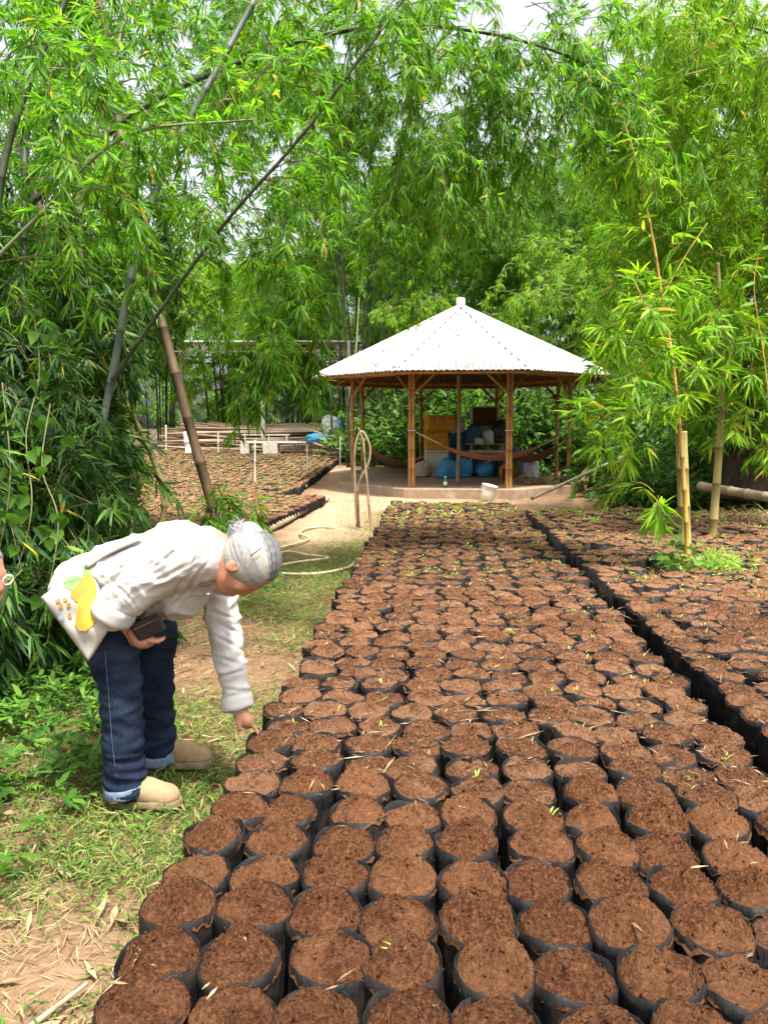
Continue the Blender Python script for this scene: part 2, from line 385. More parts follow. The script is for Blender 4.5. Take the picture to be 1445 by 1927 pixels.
# ------------------------------------------------------------------ planter bags
def bag_mesh(k, r0, hgt, seg=30, detail=True):
    rg = np.random.default_rng(100+k)
    th = np.arange(seg)/seg*2*math.pi
    ph = rg.uniform(0, 6.3, 6)
    lob = lambda z: 1+.022*np.sin(2*th+ph[0])+.016*np.sin(3*th+ph[1]+z*5)+.007*np.sin(9*th+ph[2]+z*14)+.005*np.sin(14*th+ph[3]-z*20)
    rim = hgt + .007*np.sin(2*th+ph[4]) + .004*np.sin(5*th+ph[5]) + rg.normal(0, .0016, seg)
    rings = []
    for z, f in ((0, .90), (.03, 1.0), (.09, 1.03), (.15, 1.02), (.2, 1.0)):
        rings.append(np.stack([np.cos(th)*r0*f*lob(z), np.sin(th)*r0*f*lob(z), np.full(seg, z*hgt/.235)], -1))
    rr = r0*lob(.235)*.99
    rings.append(np.stack([np.cos(th)*rr, np.sin(th)*rr, rim], -1))
    rings.append(np.stack([np.cos(th)*(rr-.0022), np.sin(th)*(rr-.0022), rim-.0005], -1))
    rings.append(np.stack([np.cos(th)*(rr-.004), np.sin(th)*(rr-.004), np.full(seg, hgt-.06)], -1))
    V = np.concatenate(rings); m = len(rings)
    i = np.arange(m-1)[:, None]*seg; j = np.arange(seg)[None]; kk = (j+1) % seg
    return V, np.stack([i+j, i+kk, i+seg+kk, i+seg+j], -1).reshape(-1, 4)
def soil_mesh(k, r0, hgt, dome, seg=64, rings=28, rough=1.0, crumbs=60):
    rg = np.random.default_rng(200+k); so = rg.uniform(-50, 50, 3)
    if k % 4 == 0: r0 = r0*1.025
    tilt = rg.uniform(-.09, .09, 2)*(1 if dome > .01 else .5)
    V = []; 
    for i in range(rings+1):
        f = i/rings; r = r0*f**.85
        for j in range(seg):
            a = j/seg*2*math.pi; x, y = r*math.cos(a), r*math.sin(a)
            q = (x+so[0], y+so[1], so[2])
            z = dome*(1-f**1.8) + tilt[0]*x + tilt[1]*y
            z += rough*(.018*mnoise.noise(Vector(q)*15) + .0095*mnoise.noise(Vector(q)*42) + .011*abs(mnoise.noise(Vector(q)*95)) + .0075*mnoise.noise(Vector(q)*190))
            if f > .92: z -= .01*(f-.92)/.08
            V.append((x*(1+.02*math.sin(3*a)), y, hgt+(-.02 if dome > .03 else -.011)+(.004 if k % 4 == 0 else 0)+z))
    V = np.array(V); i = np.arange(rings)[:, None]*seg; j = np.arange(seg)[None]; kk = (j+1) % seg
    F = np.stack([i+j, i+kk, i+seg+kk, i+seg+j], -1).reshape(-1, 4)
    mb = MB().add(V, F)
    for c in range(crumbs):
        p = V[rg.integers(0, len(V))]; s = rg.uniform(.0022, .006)*(1 if rg.random() > .1 else 1.8)
        o = np.array([(1, 0, 0), (-1, 0, 0), (0, 1, 0), (0, -1, 0), (0, 0, .8), (0, 0, -.8)])*s*rg.uniform(.6, 1.3, (6, 1))
        mb.add(p+np.array([0, 0, s*.4])+o@np.linalg.qr(rg.normal(size=(3, 3)))[0], np.array([[0, 2, 4], [2, 1, 4], [1, 3, 4], [3, 0, 4], [2, 0, 5], [1, 2, 5], [3, 1, 5], [0, 3, 5]]))
    return mb
NV = 9
BAGS = [mesh('bag', bag_mesh(k, .1035, ZT)[0], [bag_mesh(k, .1035, ZT)[1]], MAT['film'], True) for k in range(NV)]
SOIL_NEW = [soil_mesh(k, .103, ZT, [.056, .066, .046, .062, .034, .054, .074, .04, .058][k], rough=1.3).mesh('soil', MAT['soil_new'], False) for k in range(NV)]
SOIL_OLD = [soil_mesh(40+k, .1025, ZT, [.018, .01, .022, .014, .024, .004, .016, .026, .014][k], 48, 18, 1.05, 60).mesh('soil', MAT['soil_old'], False) for k in range(NV)]
for me in SOIL_NEW+SOIL_OLD: me.polygons.foreach_set('use_smooth', np.ones(len(me.polygons), bool))
def sprout_mesh(k):
    rg = np.random.default_rng(300+k); mb = MB()
    for b in range(rg.integers(2, 5)):
        a = rg.uniform(0, 6.3); L = rg.uniform(.03, .065); d = np.array([math.cos(a), math.sin(a), rg.uniform(.35, 1.2)]); d /= np.linalg.norm(d)
        sd = np.cross(d, (0, 0, 1)); sd /= np.linalg.norm(sd); w_ = rg.uniform(.002, .0045); o = rg.uniform(-.012, .012, 3)*[1, 1, 0]
        m1 = o+d*L*.5; t = o+d*L+np.array([0, 0, -.3*L*.6])
        mb.add([o-sd*w_*.4, o+sd*w_*.4, m1-sd*w_, m1+sd*w_, t], [np.array([[0, 1, 3, 2]]), np.array([[2, 3, 4]])])
    return mb.mesh('sprout', MAT['sprout'], True)
SPROUT = [sprout_mesh(k) for k in range(7)]

slots = []                                                # x, y, bed kind
MIDC = 10
VF = 13.35                                                # far end of the middle bed
SV = .186
for r in range(int((VF-1.2)/SV)):
    v = 1.2 + r*SV
    sh = .02*math.sin(r*.9)+(.045 if r % 2 else 0)*(r > 9)
    for c in range(-1 if v < 1.45 else 0, MIDC+ (1 if v < 2.6 else 0)):
        j = R.normal(0, .0085, 2)
        x, y = bed(c*S*1.035 + sh + j[0], v+j[1])
        fresh = v < 2.66 + .03*c*0 + .06*math.sin(c*1.3)
        slots.append((x, y, 'fresh' if fresh else 'mid'))
RB0 = MIDC*S*1.035 + .16                                  # first column of the right-hand bed
HOLE = [G(1228, 1070, .2)[:2], G(1290, 1072, .2)[:2], G(1345, 1066, .2)[:2]]
for r in range(int((12.9-2.0)/SV)):
    v = 2.0 + r*SV
    for c in range(0, 42):
        j = R.normal(0, .0085, 2); uu = RB0 + c*S*1.0 + (.09 if r % 2 else 0)*(c > 0) + j[0]
        x, y = bed(uu, v+j[1])
        if x > .53*y+.5: continue
        if y > 12.2-.42*(x-4)*(x > 4): continue
        if min(math.hypot(x-h[0], (y-h[1])) for h in HOLE) < .24: continue
        slots.append((x, y, 'right'))
def in_view(x, y):
    if y < .5: return False
    zc = y*CP+(CAMZ-.24)*SP; yy = (CAMZ-.24)*CP - y*SP
    return abs(x/zc) < 722.5/FPX+.03 and yy/zc < (1927-963)/FPX+.06
slots.sort(key=lambda s: s[0]**2+s[1]**2)
GRP = {'fresh': 'freshly heaped planter bags', 'mid': 'settled planter bags of the long bed', 'right': 'settled planter bags right of the furrow'}
def bag_label(x, y, kd, sprout):
    u = float(bedu(x, y)); sp = ' with sprouts' if sprout else ''
    if kd == 'fresh': where = 'in the edge column beside the grass' if u < .1 else ('at the open front of the long bed' if y < 1.9 else 'among the heaped bags of the long bed')
    elif kd == 'mid': where = 'at the long bed edge beside the grass' if u < .1 else ('at the long bed edge beside the furrow' if u > (MIDC-1.5)*S*1.035 else 'inside the long bed')
    else: where = 'edging the bed right of the furrow' if u < RB0+.1 else 'inside the bed right of the furrow'
    return ('planter bag heaped with fresh soil' if kd == 'fresh' else 'planter bag of level'+('' if sprout else ' bare')+' soil')+sp+' '+where
FING = G(487, 1381, .245)[:2]
NIND = 0; rest = []; POTXY = []
for (x, y, kd) in slots:
    if in_view(x, y) and NIND < 298:
        NIND += 1
        root = empty('planter_bag', (x, y, 0), random.uniform(0, 6.28)); root.rotation_euler[0] = random.gauss(0, .03); root.rotation_euler[1] = random.gauss(0, .03)
        s = random.uniform(.96, 1.045); root.scale = (s, s*random.uniform(.97, 1.03), random.uniform(.95, 1.04))
        spr = random.random() < (.12 if kd == 'fresh' else .62); touched = math.hypot(x-FING[0], y-FING[1]) < .1
        tag(root, 'planter bag whose soil the stooping woman touches with her fingertip' if touched else bag_label(x, y, kd, spr), 'planter bag', GRP[kd])
        obj('bag', random.choice(BAGS), root); obj('soil', random.choice(SOIL_NEW if kd == 'fresh' else SOIL_OLD), root)
        if spr:
            for q in range(1 if random.random() < .6 else 2): obj('sprout', random.choice(SPROUT), root, (random.uniform(-.05, .05), random.uniform(-.05, .05), ZT-.008+(.02 if kd == 'fresh' else 0)), (0, 0, random.uniform(0, 6)))
    else: rest.append((x, y, kd))
print('individual bags', NIND, 'rest', len(rest))
# the rest, too many to count: one mesh per bed
def low_pots(name, pts, zs, label, seed, r0=.1035, hgt=ZT, seg=12, sprouts=.6):
    rg = np.random.default_rng(seed); th = np.arange(seg)/seg*2*math.pi; n = len(pts)
    pts = np.asarray(pts); c, s = np.cos(th), np.sin(th)
    rr = r0*(1+.03*rg.normal(size=(n, seg))); hh = hgt*(1+.06*rg.normal(size=(n, 1)))+.005*rg.normal(size=(n, seg))
    def ring(f, z): return np.stack([pts[:, None, 0]+c*rr*f, pts[:, None, 1]+s*rr*f, np.broadcast_to(z, (n, seg))+np.asarray(zs).reshape(-1, 1)], -1)
    so = hh-.003
    rings = [ring(.95, np.zeros((n, seg))), ring(1, hh), ring(.97, hh-.001), ring(.965, so), ring(.72, so+.006*rg.normal(size=(n, seg))+.004), ring(.4, so+.008*rg.normal(size=(n, seg))+.008), ring(.06, so+.007*rg.normal(size=(n, seg))+.009)]
    V = np.stack(rings, 1).reshape(n, -1, 3); m = len(rings)
    i = np.arange(m-1)[:, None]*seg; j = np.arange(seg)[None]; kk = (j+1) % seg
    F = np.stack([i+j, i+kk, i+seg+kk, i+seg+j], -1).reshape(-1, 4); fm = np.repeat((np.arange(m-1) >= 3).astype(int), seg)
    FF = (F[None]+(np.arange(n)*m*seg)[:, None, None]).reshape(-1, 4)
    o = obj(name, mesh(name, V.reshape(-1, 3), [FF], [MAT['film'], MAT['soil_old']], True, np.tile(fm, n)))
    tag(o, label, 'planter bags', kind='stuff'); return o
low_pots('planter_bag_mass', [r[:2] for r in rest if r[2] != 'right'], np.zeros(len([1 for r in rest if r[2] != 'right'])), 'mass of small planter bags filling the far end of the long bed before the shelter', 1)
low_pots('planter_bag_mass', [r[:2] for r in rest if r[2] == 'right'], np.zeros(len([1 for r in rest if r[2] == 'right'])), 'mass of planter bags around the yellow bamboo right of the furrow', 2)
# left nursery beds beyond the leaning brown culm
A1 = np.array([-1.86, 10.2]); A2 = np.array([-1.22, 15.3])
lp = []; edge = []
for r in range(26):
    for c in range(0, 36):
        v = r*S; a = A1+(A2-A1)*(v/5.14); x = a[0]-c*S*.99+R.normal(0, .008); y = a[1]+R.normal(0, .008)+(.07*(c % 2))
        if R.random() < .012: continue
        (edge if c == 0 else lp).append((x, y))
    
for r in range(60):
    for c in range(0, 40):
        y = 15.4+r*S*1.02; x = (-1.95+.075*max(0, y-18) if y > 17 else -2.3+.2*(y-15.4)) - c*S*1.05+R.normal(0, .01)
        if R.random() < .05 or x < -.36*y: continue
        lp.append((x, y))
low_pots('seedling_bag_mass', lp, [float(gh(*p)) for p in lp], 'wide bed of small seedling bags beyond the leaning brown culm', 3, seg=8, hgt=.175)
for (x, y) in edge:
    root = empty('planter_bag', (x, y, 0), random.uniform(0, 6.28)); root.scale = (1, 1, random.uniform(.68, .8))
    tag(root, 'black planter bag in the bed edge behind the long pole lying beside the path', 'planter bag', 'bags edging the bed beside the lying pole')
    obj('bag', random.choice(BAGS), root); obj('soil', random.choice(SOIL_OLD), root)
# black film laid in the furrow between the beds
fv = np.arange(1.6, 12.8, .12); fu = np.linspace(-.1, .2, 6)
V = []
for v in fv:
    for q, u_ in enumerate(fu):
        x, y = bed(MIDC*S*1.035-.02+u_, v); V.append((x, y, .012+.012*abs(mnoise.noise(Vector((x*9, y*9, 2))))+.01*abs(u_-.05)))
V = np.array(V); k = len(fu); i = np.arange(len(fv)-1)[:, None]*k; j = np.arange(k-1)[None]
o = obj('furrow_film', mesh('furrow_film', V, [np.stack([i+j, i+j+1, i+k+j+1, i+k+j], -1).reshape(-1, 4)], MAT['film'], True)); o['kind'] = 'structure'

# ------------------------------------------------------------------ bamboo poles and culms
def culm_mesh(name, pts, r0, r1, mat, node=.34, sides=10, jitter=0.0, bul=1.13, rnd=None):
    pts = np.asarray(pts, float); L = np.linalg.norm(np.diff(pts, axis=0), axis=1).sum()
    nn = max(2, int(L/node)); den = spline(pts, max(40, nn*12)); cum = np.concatenate([[0], np.cumsum(np.linalg.norm(np.diff(den, axis=0), axis=1))])
    Lt = cum[-1]; ss = []; rs = []; nd = []
    for i in range(nn):
        a = i/nn*Lt; b = Lt/nn
        for f, rf, nv in ((0, bul, .9), (.012/b*1.2, bul, .75), (.03/b, 1.0, .15), (.5, .97, 0), (1-.012/b, 1.0, .5)):
            ss.append(a+f*b); rs.append(rf); nd.append(nv)
    ss.append(Lt); rs.append(1); nd.append(.3)
    ss = np.array(ss); o = np.argsort(ss); ss = ss[o]; rs = np.array(rs)[o]; nd = np.array(nd)[o]
    PP = np.stack([np.interp(ss, cum, den[:, q]) for q in range(3)], -1)
    rad = (r0+(r1-r0)*ss/Lt)*rs
    V, Fs = tube(PP, rad, sides)
    at = np.concatenate([np.repeat(nd, sides), [0, 0]])
    return mesh(name, V, Fs, mat, True, attr={'nd': at})
def culm(name, pts, r0, r1, mat, parent=None, **kw):
    pts = np.asarray(pts, float); o0 = pts[0].copy() if parent is None else np.zeros(3)
    return obj(name, culm_mesh(name, pts-o0, r0, r1, mat, **kw), parent, o0)

# ------------------------------------------------------------------ pavilion
YC = 19.2; cxp = P(864, 800, YC)[0]; PR = 2.74; DEL = math.radians(5)
pav = empty('pavilion', (cxp, YC, 0))
tag(pav, 'open octagonal bamboo shelter with whitewashed pointed roof on a concrete slab', 'pavilion')
ANG = [math.radians(22.5+45*k)-DEL for k in range(8)]
PZ = .21
th = np.array(ANG); sr = 3.12
V = np.concatenate([np.stack([np.cos(th)*sr*1.01, np.sin(th)*sr*1.01, np.full(8, -.2)], -1), np.stack([np.cos(th)*sr, np.sin(th)*sr, np.full(8, PZ-.015)], -1), np.stack([np.cos(th)*(sr-.02), np.sin(th)*(sr-.02), np.full(8, PZ)], -1), [[0, 0, PZ]]])
jj = np.arange(8); kk = (jj+1) % 8
obj('slab', mesh('slab', V, [np.concatenate([np.stack([jj, kk, 8+kk, 8+jj], -1), np.stack([8+jj, 8+kk, 16+kk, 16+jj], -1)]), np.stack([16+jj, 16+kk, np.full(8, 24)], -1)], MAT['concrete']), pav)
EZ, AZ, ER = 2.66, 4.42, 3.62
for k, a in enumerate(ANG):
    x, y = math.cos(a)*PR, math.sin(a)*PR; t = np.array([-math.sin(a), math.cos(a)])
    dbl = k in (5, 6)                                      # the two front posts are paired poles
    offs = (-.04, .04) if dbl else (0,)
    for q, o_ in enumerate(offs):
        pp = obj('post', culm_mesh('post', [(0, 0, PZ-.03), (.01*(q-.5), .005, 1.3), (0, 0, 2.72)], .04 if dbl else .05, .037 if dbl else .046, MAT['post'], node=.42, sides=12, bul=1.07), pav, (x+t[0]*o_, y+t[1]*o_, 0), (0, 0, random.uniform(0, 6)))
    if dbl or k == 4:
        V, Fs = tube([(math.cos(q)*.09, math.sin(q)*.053, 0) for q in np.linspace(0, 6.28, 16)], .012, 5, False)
        obj('rope_lashing', mesh('rope_lashing', V, Fs, MAT['rope'], True), pav, (x, y, 1.45), (0, 0, a+math.pi/2))
# thin mid pole
obj('prop_pole', culm_mesh('prop_pole', [(0, 0, PZ-.02), (.02, 0, 1.4), (0, 0, 2.75)], .05, .045, MAT['post_dull'], node=.5), pav, (P(862, 800, 18.6)[0]-cxp, 18.6-YC, 0))
for k in range(8):
    a0, a1 = ANG[k], ANG[(k+1) % 8]
    p0 = np.array([math.cos(a0)*PR, math.sin(a0)*PR, 2.7]); p1 = np.array([math.cos(a1)*PR, math.sin(a1)*PR, 2.7])
    obj('ring_beam', culm_mesh('ring_beam', [p0-(p1-p0)*.05, (p0+p1)/2, p1+(p1-p0)*.05], .05, .05, MAT['post'], node=.4), pav, (0, 0, 0))
    e = np.array([math.cos(a0)*(ER-.04), math.sin(a0)*(ER-.04), EZ-.03]); ap = np.array([0, 0, AZ-.07])
    obj('rafter', culm_mesh('rafter', [e, (e+ap)/2, ap], .05, .045, MAT['post'], node=.45), pav)
    for f in (.33, .67):
        e2 = e*(1-f)+np.array([math.cos(a1)*(ER-.04), math.sin(a1)*(ER-.04), EZ-.03])*f
        obj('rafter', culm_mesh('rafter', [e2, (e2+ap)/2, ap], .035, .03, MAT['dark_wood'], node=.45), pav)
    for q, (ang_, sg) in enumerate(((a0, 1), (a1, -1))):   # knee braces
        pb = np.array([math.cos(ang_)*PR, math.sin(ang_)*PR, 2.2]); pt = pb+sg*nrm(p1-p0)*.5; pt[2] = 2.68
        obj('brace', culm_mesh('brace', [pb, (pb+pt)/2, pt], .03, .03, MAT['post'], node=.3), pav)
    ee0 = np.array([math.cos(a0)*(ER-.02), math.sin(a0)*(ER-.02), EZ-.02]); ee1 = np.array([math.cos(a1)*(ER-.02), math.sin(a1)*(ER-.02), EZ-.02])
    obj('eave_batten', culm_mesh('eave_batten', [ee0, (ee0+ee1)/2, ee1], .03, .03, MAT['post'], node=.4), pav)
# roof: eight facets of half-round strips over a dark deck
roofE = MB(); roof_me = None
V = np.concatenate([np.stack([np.cos(th)*ER, np.sin(th)*ER, np.full(8, EZ+.012)], -1), [[0, 0, AZ]], np.stack([np.cos(th)*ER, np.sin(th)*ER, np.full(8, EZ-.012)], -1), [[0, 0, AZ-.03]]])
roof = obj('roof', mesh('roof', V, [np.concatenate([np.stack([jj, kk, np.full(8, 8)], -1), np.stack([9+kk, 9+jj, np.full(8, 17)], -1)]), np.stack([jj, kk, 9+kk, 9+jj], -1)], MAT['dark_wood']), pav)
NST = 24; fw = 2*ER*math.sin(math.pi/8); apo = ER*math.cos(math.pi/8); sl = math.hypot(apo, AZ-EZ)
strips = []
for s_ in range(NST//2):
    xc = (s_+.5)*fw/NST; L = sl*(1-(xc+.3*fw/NST)/(fw/2)); sw = fw/NST*.5
    prof = [(math.cos(a)*sw*1.02, math.sin(a)*.044) for a in np.linspace(0, math.pi, 7)]
    V = []; ys_ = [-.06, L*.5, L]
    for y_ in ys_: V += [(xc+px_, y_, pz) for px_, pz in prof]
    for y_ in ys_: V += [(xc+px_*.86, y_, pz*.8-.003) for px_, pz in prof]
    n7 = 7; F = []
    for r_ in range(2):
        for q in range(6): F.append([r_*n7+q, r_*n7+q+1, (r_+1)*n7+q+1, (r_+1)*n7+q]); F.append([21+r_*n7+q+1, 21+r_*n7+q, 21+(r_+1)*n7+q, 21+(r_+1)*n7+q+1])
    for q in range(6): F.append([q+1, q, 21+q, 21+q+1])
    F = np.array(F); mi = np.zeros(len(F), int); mi[-6:] = 1
    strips.append((np.array(V), F, mi))
strip_me = []
for sg in (1, -1):
    for (V, F, mi) in strips:
        strip_me.append(mesh('roof_strip', V*np.array([sg, 1, 1]), [F if sg > 0 else F[:, ::-1]], [MAT['roof'], MAT['dark_wood']], True, mi))
pitch_r = math.atan2(AZ-EZ, apo)
for k in range(8):
    am = (ANG[k]+ANG[(k+1) % 8])/2 if k < 7 else ANG[7]+math.pi/8
    for me in strip_me:
        o = obj('roof_strip', me, roof, (math.cos(am)*apo, math.sin(am)*apo, EZ+.016+random.uniform(-.004, .006)), (pitch_r, 0, am+math.pi/2))
    e = np.array([math.cos(ANG[k])*(ER-.05), math.sin(ANG[k])*(ER-.05), EZ+.075]); ap = np.array([0, 0, AZ+.055])
    obj('ridge_pole', culm_mesh('ridge_pole', [e, (e+ap)/2+[0, 0, -.005], ap], .055, .04, MAT['conc_white'], node=.5), roof)
V, Fs = lathe([(0.02, AZ+.22), (.1, AZ+.22), (.115, AZ+.2), (.105, AZ+.05), (.12, AZ-.02)], 14)
obj('finial', mesh('finial', V, Fs, MAT['conc_white'], True), roof)
# fallen leaves lying on the roof are part of its litter
mbl = MB()
for q in range(420):
    k = R.integers(4, 8); am = ANG[k]+math.pi/8; y_ = sl*R.uniform(.02, .85); x_ = R.uniform(-1, 1)*fw/2*(1-y_/sl)*.95
    c_, s_ = math.cos(pitch_r), math.sin(pitch_r); pz = .062
    loc = np.array([x_, y_*c_-pz*s_, y_*s_+pz*c_]); az = am+math.pi/2
    g = np.array([math.cos(am)*apo, math.sin(am)*apo, EZ+.02])+np.array([loc[0]*math.cos(az)-loc[1]*math.sin(az), loc[0]*math.sin(az)+loc[1]*math.cos(az), loc[2]])
    L = R.uniform(.06, .16); a = R.uniform(0, 6.3); d = np.array([math.cos(a), math.sin(a), .2]); sd = np.cross(d, (0, 0, 1))*R.uniform(.06, .14)
    mbl.add([g-d*L/2, g+sd*L, g+d*L/2, g-sd*L], np.array([[0, 1, 2, 3]]))
o = obj('roof_litter', mbl.mesh('roof_litter', MAT['dark_wood']), roof); o['kind'] = 'stuff'

def wp(px, py, Y): return P(px, py, Y)
SZ = PZ
def onslab(px, Y): return np.array([P(px, 880, Y)[0], Y, SZ])
# storage boxes
def crate(name, c, size, rz, mat, label, cat, group=None, hasp=True, lid=.22):
    root = empty(name, c, rz); tag(root, label, cat, group); sx, sy, sz = size
    obj('box_body', MB().box((0, 0, sz*(1-lid)/2), (sx, sy, sz*(1-lid)), bev=.012).mesh('box_body', mat), root)
    obj('lid', MB().box((0, 0, sz*(1-lid/2)+.002), (sx*1.03, sy*1.03, sz*lid-.004), bev=.012).mesh('lid', mat), root)
    if hasp:
        for q in (-.17, .17): obj('hasp', MB().box((q*sx, -sy/2-.012, sz*(1-lid)), (.05, .014, .09), bev=.004).mesh('hasp', MAT['rope']), root)
    return root
bx0 = onslab(824, 20.5)
w1 = .66
crate('foam_box', (bx0[0]-.1, 20.5, SZ), (.54, .42, .36), .1, MAT['foam'], 'stained white foam box standing on the slab at the foot of the stack', 'box', None, False)
crate('foam_box', (bx0[0]-.05, 20.5, SZ+.365), (.6, .42, .34), .05, MAT['foam'], 'stained white foam box under the yellow boxes', 'box', None, False)
crate('yellow_box', (bx0[0]-.06, 20.5, SZ+.71), (.58, .44, .5), .15, MAT['yellow_paint'], 'yellow wooden box with a dark hole, second of the stack', 'box', None, False, .1)
crate('yellow_box', (bx0[0]+.03, 20.5, SZ+1.215), (.72, .46, .4), .22, MAT['yellow_paint'], 'yellow wooden box with hasps, topmost of the stack in the shelter', 'box')
def sack(name, c, size, mat, label, cat='sack', seed=0, neck=True, group=None):
    rg = np.random.default_rng(seed); n, m = 28, 18; V = []; ph = rg.uniform(0, 6, 8)
    for i in range(m+1):
        f = i/m; zz = f; rr = max(.0, 1-abs(2*f-1)**3.2)**.5*(1-.12*f) if f > .12 else .74+f*1.6
        if i == m: rr = .16
        for j in range(n):
            a = j/n*6.2832; w_ = 1+.09*math.sin(2*a+ph[0]+f*3)+.05*math.sin(5*a+ph[1]+f*6)+.13*mnoise.noise(Vector((math.cos(a)*1.6+seed, math.sin(a)*1.6, f*2.5)))+.06*abs(mnoise.noise(Vector((math.cos(a)*5+seed, math.sin(a)*5, f*7))))
            V.append((math.cos(a)*rr*w_*size[0]/2, math.sin(a)*rr*w_*size[1]/2, zz*size[2]*(1+.05*math.sin(a+ph[2]))))
    V.append((0, 0, 0)); V.append((0, 0, size[2]*.99)); V = np.array(V)
    i = np.arange(m)[:, None]*n; j = np.arange(n)[None]; kk_ = (j+1) % n
    F = np.stack([i+j, i+kk_, i+n+kk_, i+n+j], -1).reshape(-1, 4); b = (m+1)*n; q = np.arange(n)
    T = np.concatenate([np.stack([np.full(n, b), (q+1) % n, q], -1), np.stack([np.full(n, b+1), m*n+q, m*n+(q+1) % n], -1)])
    o = obj(name, mesh(name, V, [F, T], mat, True), None, c, (0, 0, rg.uniform(0, 6))); tag(o, label, cat, group); return o
sack('blue_sack', onslab(842, 19.9), (.55, .45, .5), MAT['blue_sack'], 'bright blue bulging sack in front of the foam boxes', seed=1)
sack('blue_sack', onslab(872, 20.2), (.6, .5, .5), MAT['blue_sack'], 'bright blue sack behind the thin prop pole', seed=2)
sack('blue_sack', onslab(911, 20.4), (.8, .5, .36), MAT['blue_sack'], 'low blue sack lying under the bamboo table', seed=3)
sack('navy_sack', onslab(906, 21.0), (.9, .6, .66), MAT['navy_sack'], 'dark navy sack filling the space under the table', seed=4)
sack('navy_sack', onslab(868, 21.0), (.8, .6, 1.2), MAT['navy_sack'], 'tall dark blue sack between yellow boxes and table', seed=5)
sack('navy_sack', onslab(962, 21.0), (.8, .6, .85), MAT['navy_sack'], 'dark blue sack right of the table beside the post', seed=6)
sack('cloth_bundle', onslab(858, 21.0)+np.array([0, -.05, 1.15]), (.55, .4, .35), MAT['white_sack'], 'pale cloth bundle on the tall dark blue sack', 'bundle', 7)
sack('yellow_sack', onslab(958, 20.0), (.55, .4, .4), MAT['yellow_paint'], 'yellow sack beside the red cup', 'sack', 8)
sack('white_sack', onslab(1000, 19.9), (.42, .36, .5), MAT['white_sack'], 'crumpled pale sack standing under the dark hammock', 'sack', 9)
sack('tan_sack', onslab(795, 20.3), (.5, .4, .42), MAT['dry_pole'], 'tan sack left of the foam boxes', 'sack', 10)
# table
tb = onslab(913, 20.6); tabl = empty('bamboo_table', tb); tag(tabl, 'rough bamboo table loaded with bags inside the shelter', 'table')
for q in range(7): obj('table_slat', MB().box((0, -.3+q*.1, .86), (1.05, .085, .03), bev=.008).mesh('table_slat', MAT['dry_pole']), tabl)
obj('rail', MB().box((0, -.33, .66), (1.0, .05, .09), bev=.01).mesh('rail', MAT['dry_pole']), tabl)
for (x, y) in ((-.42, -.3), (.42, -.3), (-.42, .3), (.42, .3)): obj('leg', culm_mesh('leg', [(x, y, 0), (x, y, .4), (x*.98, y, .845)], .03, .028, MAT['dry_pole']), tabl)
obj('leg_brace', culm_mesh('leg_brace', [(-.4, -.34, .1), (0, -.35, .38), (.38, -.34, .62)], .02, .02, MAT['dry_pole']), tabl)
sack('blue_bag', tb+np.array([-.33, -.02, .876]), (.42, .36, .5), MAT['navy_sack'], 'dark blue bag standing on the table end by the prop pole', 'bag', 11)
sack('plastic_bag', tb+np.array([.05, -.12, .876]), (.34, .3, .36), MAT['white_sack'], 'white plastic bag knotted on the table', 'bag', 12)
sack('plastic_bag', tb+np.array([-.2, -.24, .876]), (.26, .2, .16), MAT['white_sack'], 'small crumpled clear plastic bag at the table front', 'bag', 13)
bk = sack('black_backpack', tb+np.array([.36, 0, .876]), (.44, .34, .62), MAT['black'], 'black rounded backpack on the table beside the paired post', 'bag', 14)
# open cupboard on trestle behind
cb = empty('cupboard', onslab(910, 21.3)); tag(cb, 'open-fronted pale cupboard raised behind the table', 'cupboard')
cz = 1.28
for (c, s_) in (((-.36, 0, cz+.25), (.03, .4, .62)), ((.36, 0, cz+.25), (.03, .4, .62))): obj('side_panel', MB().box(c, s_, bev=.004).mesh('side_panel', MAT['conc_white']), cb)
obj('top_panel', MB().box((0, 0, cz+.575), (.76, .42, .03), bev=.004).mesh('top_panel', MAT['conc_white']), cb)
obj('shelf', MB().box((0, 0, cz-.07), (.76, .42, .03), bev=.004).mesh('shelf', MAT['conc_white']), cb)
obj('back_panel', MB().box((0, .21, cz+.25), (.76, .02, .66), bev=.004).mesh('back_panel', MAT['dark_wood']), cb)
for x in (-.34, .34):
    for y in (-.17, .17): obj('leg', MB().box((x, y, (cz-.087)/2), (.05, .05, cz-.087), bev=.006).mesh('leg', MAT['dark_wood']), cb)
for q in range(5): obj('paper', MB().box((R.uniform(-.15, .15), -.05, cz-.045+q*.022), (.4, .26, .018), rz=R.uniform(-.3, .3), bev=.002).mesh('paper', MAT['canvas']), cb)
# bottle, cup, bucket
bt = empty('green_bottle', np.array([P(839, 916, 16.55)[0], 16.75, SZ])); tag(bt, 'small green plastic bottle standing on the slab edge', 'bottle')
V, Fs = lathe([(.001, 0), (.036, 0), (.04, .02), (.04, .14), (.034, .165), (.015, .2), (.014, .225)], 14); obj('bottle_body', mesh('bottle_body', V, Fs, MAT['green_glass'], True), bt)
V, Fs = lathe([(.018, .222), (.018, .245), (.001, .246)], 12); obj('cap', mesh('cap', V, Fs, MAT['white_paint'], True), bt)
V, Fs = lathe([(.04, .05), (.0415, .052), (.0415, .12), (.04, .122)], 14); obj('label_band', mesh('label_band', V, Fs, MAT['white_paint'], True), bt)
V, Fs = lathe([(.001, 0), (.075, 0), (.095, .3), (.1, .3), (.1, .31), (.09, .31), (.072, .02), (.001, .02)], 18)
tag(obj('red_cup', mesh('red_cup', V, Fs, MAT['red'], True), None, onslab(952, 18.6)), 'tall red plastic pail on the slab below the hammock', 'pail')
bc = empty('white_bucket', (P(915, 930, 15.95)[0], 15.95, 0)); tag(bc, 'ribbed white bucket leaning against the slab front', 'bucket')
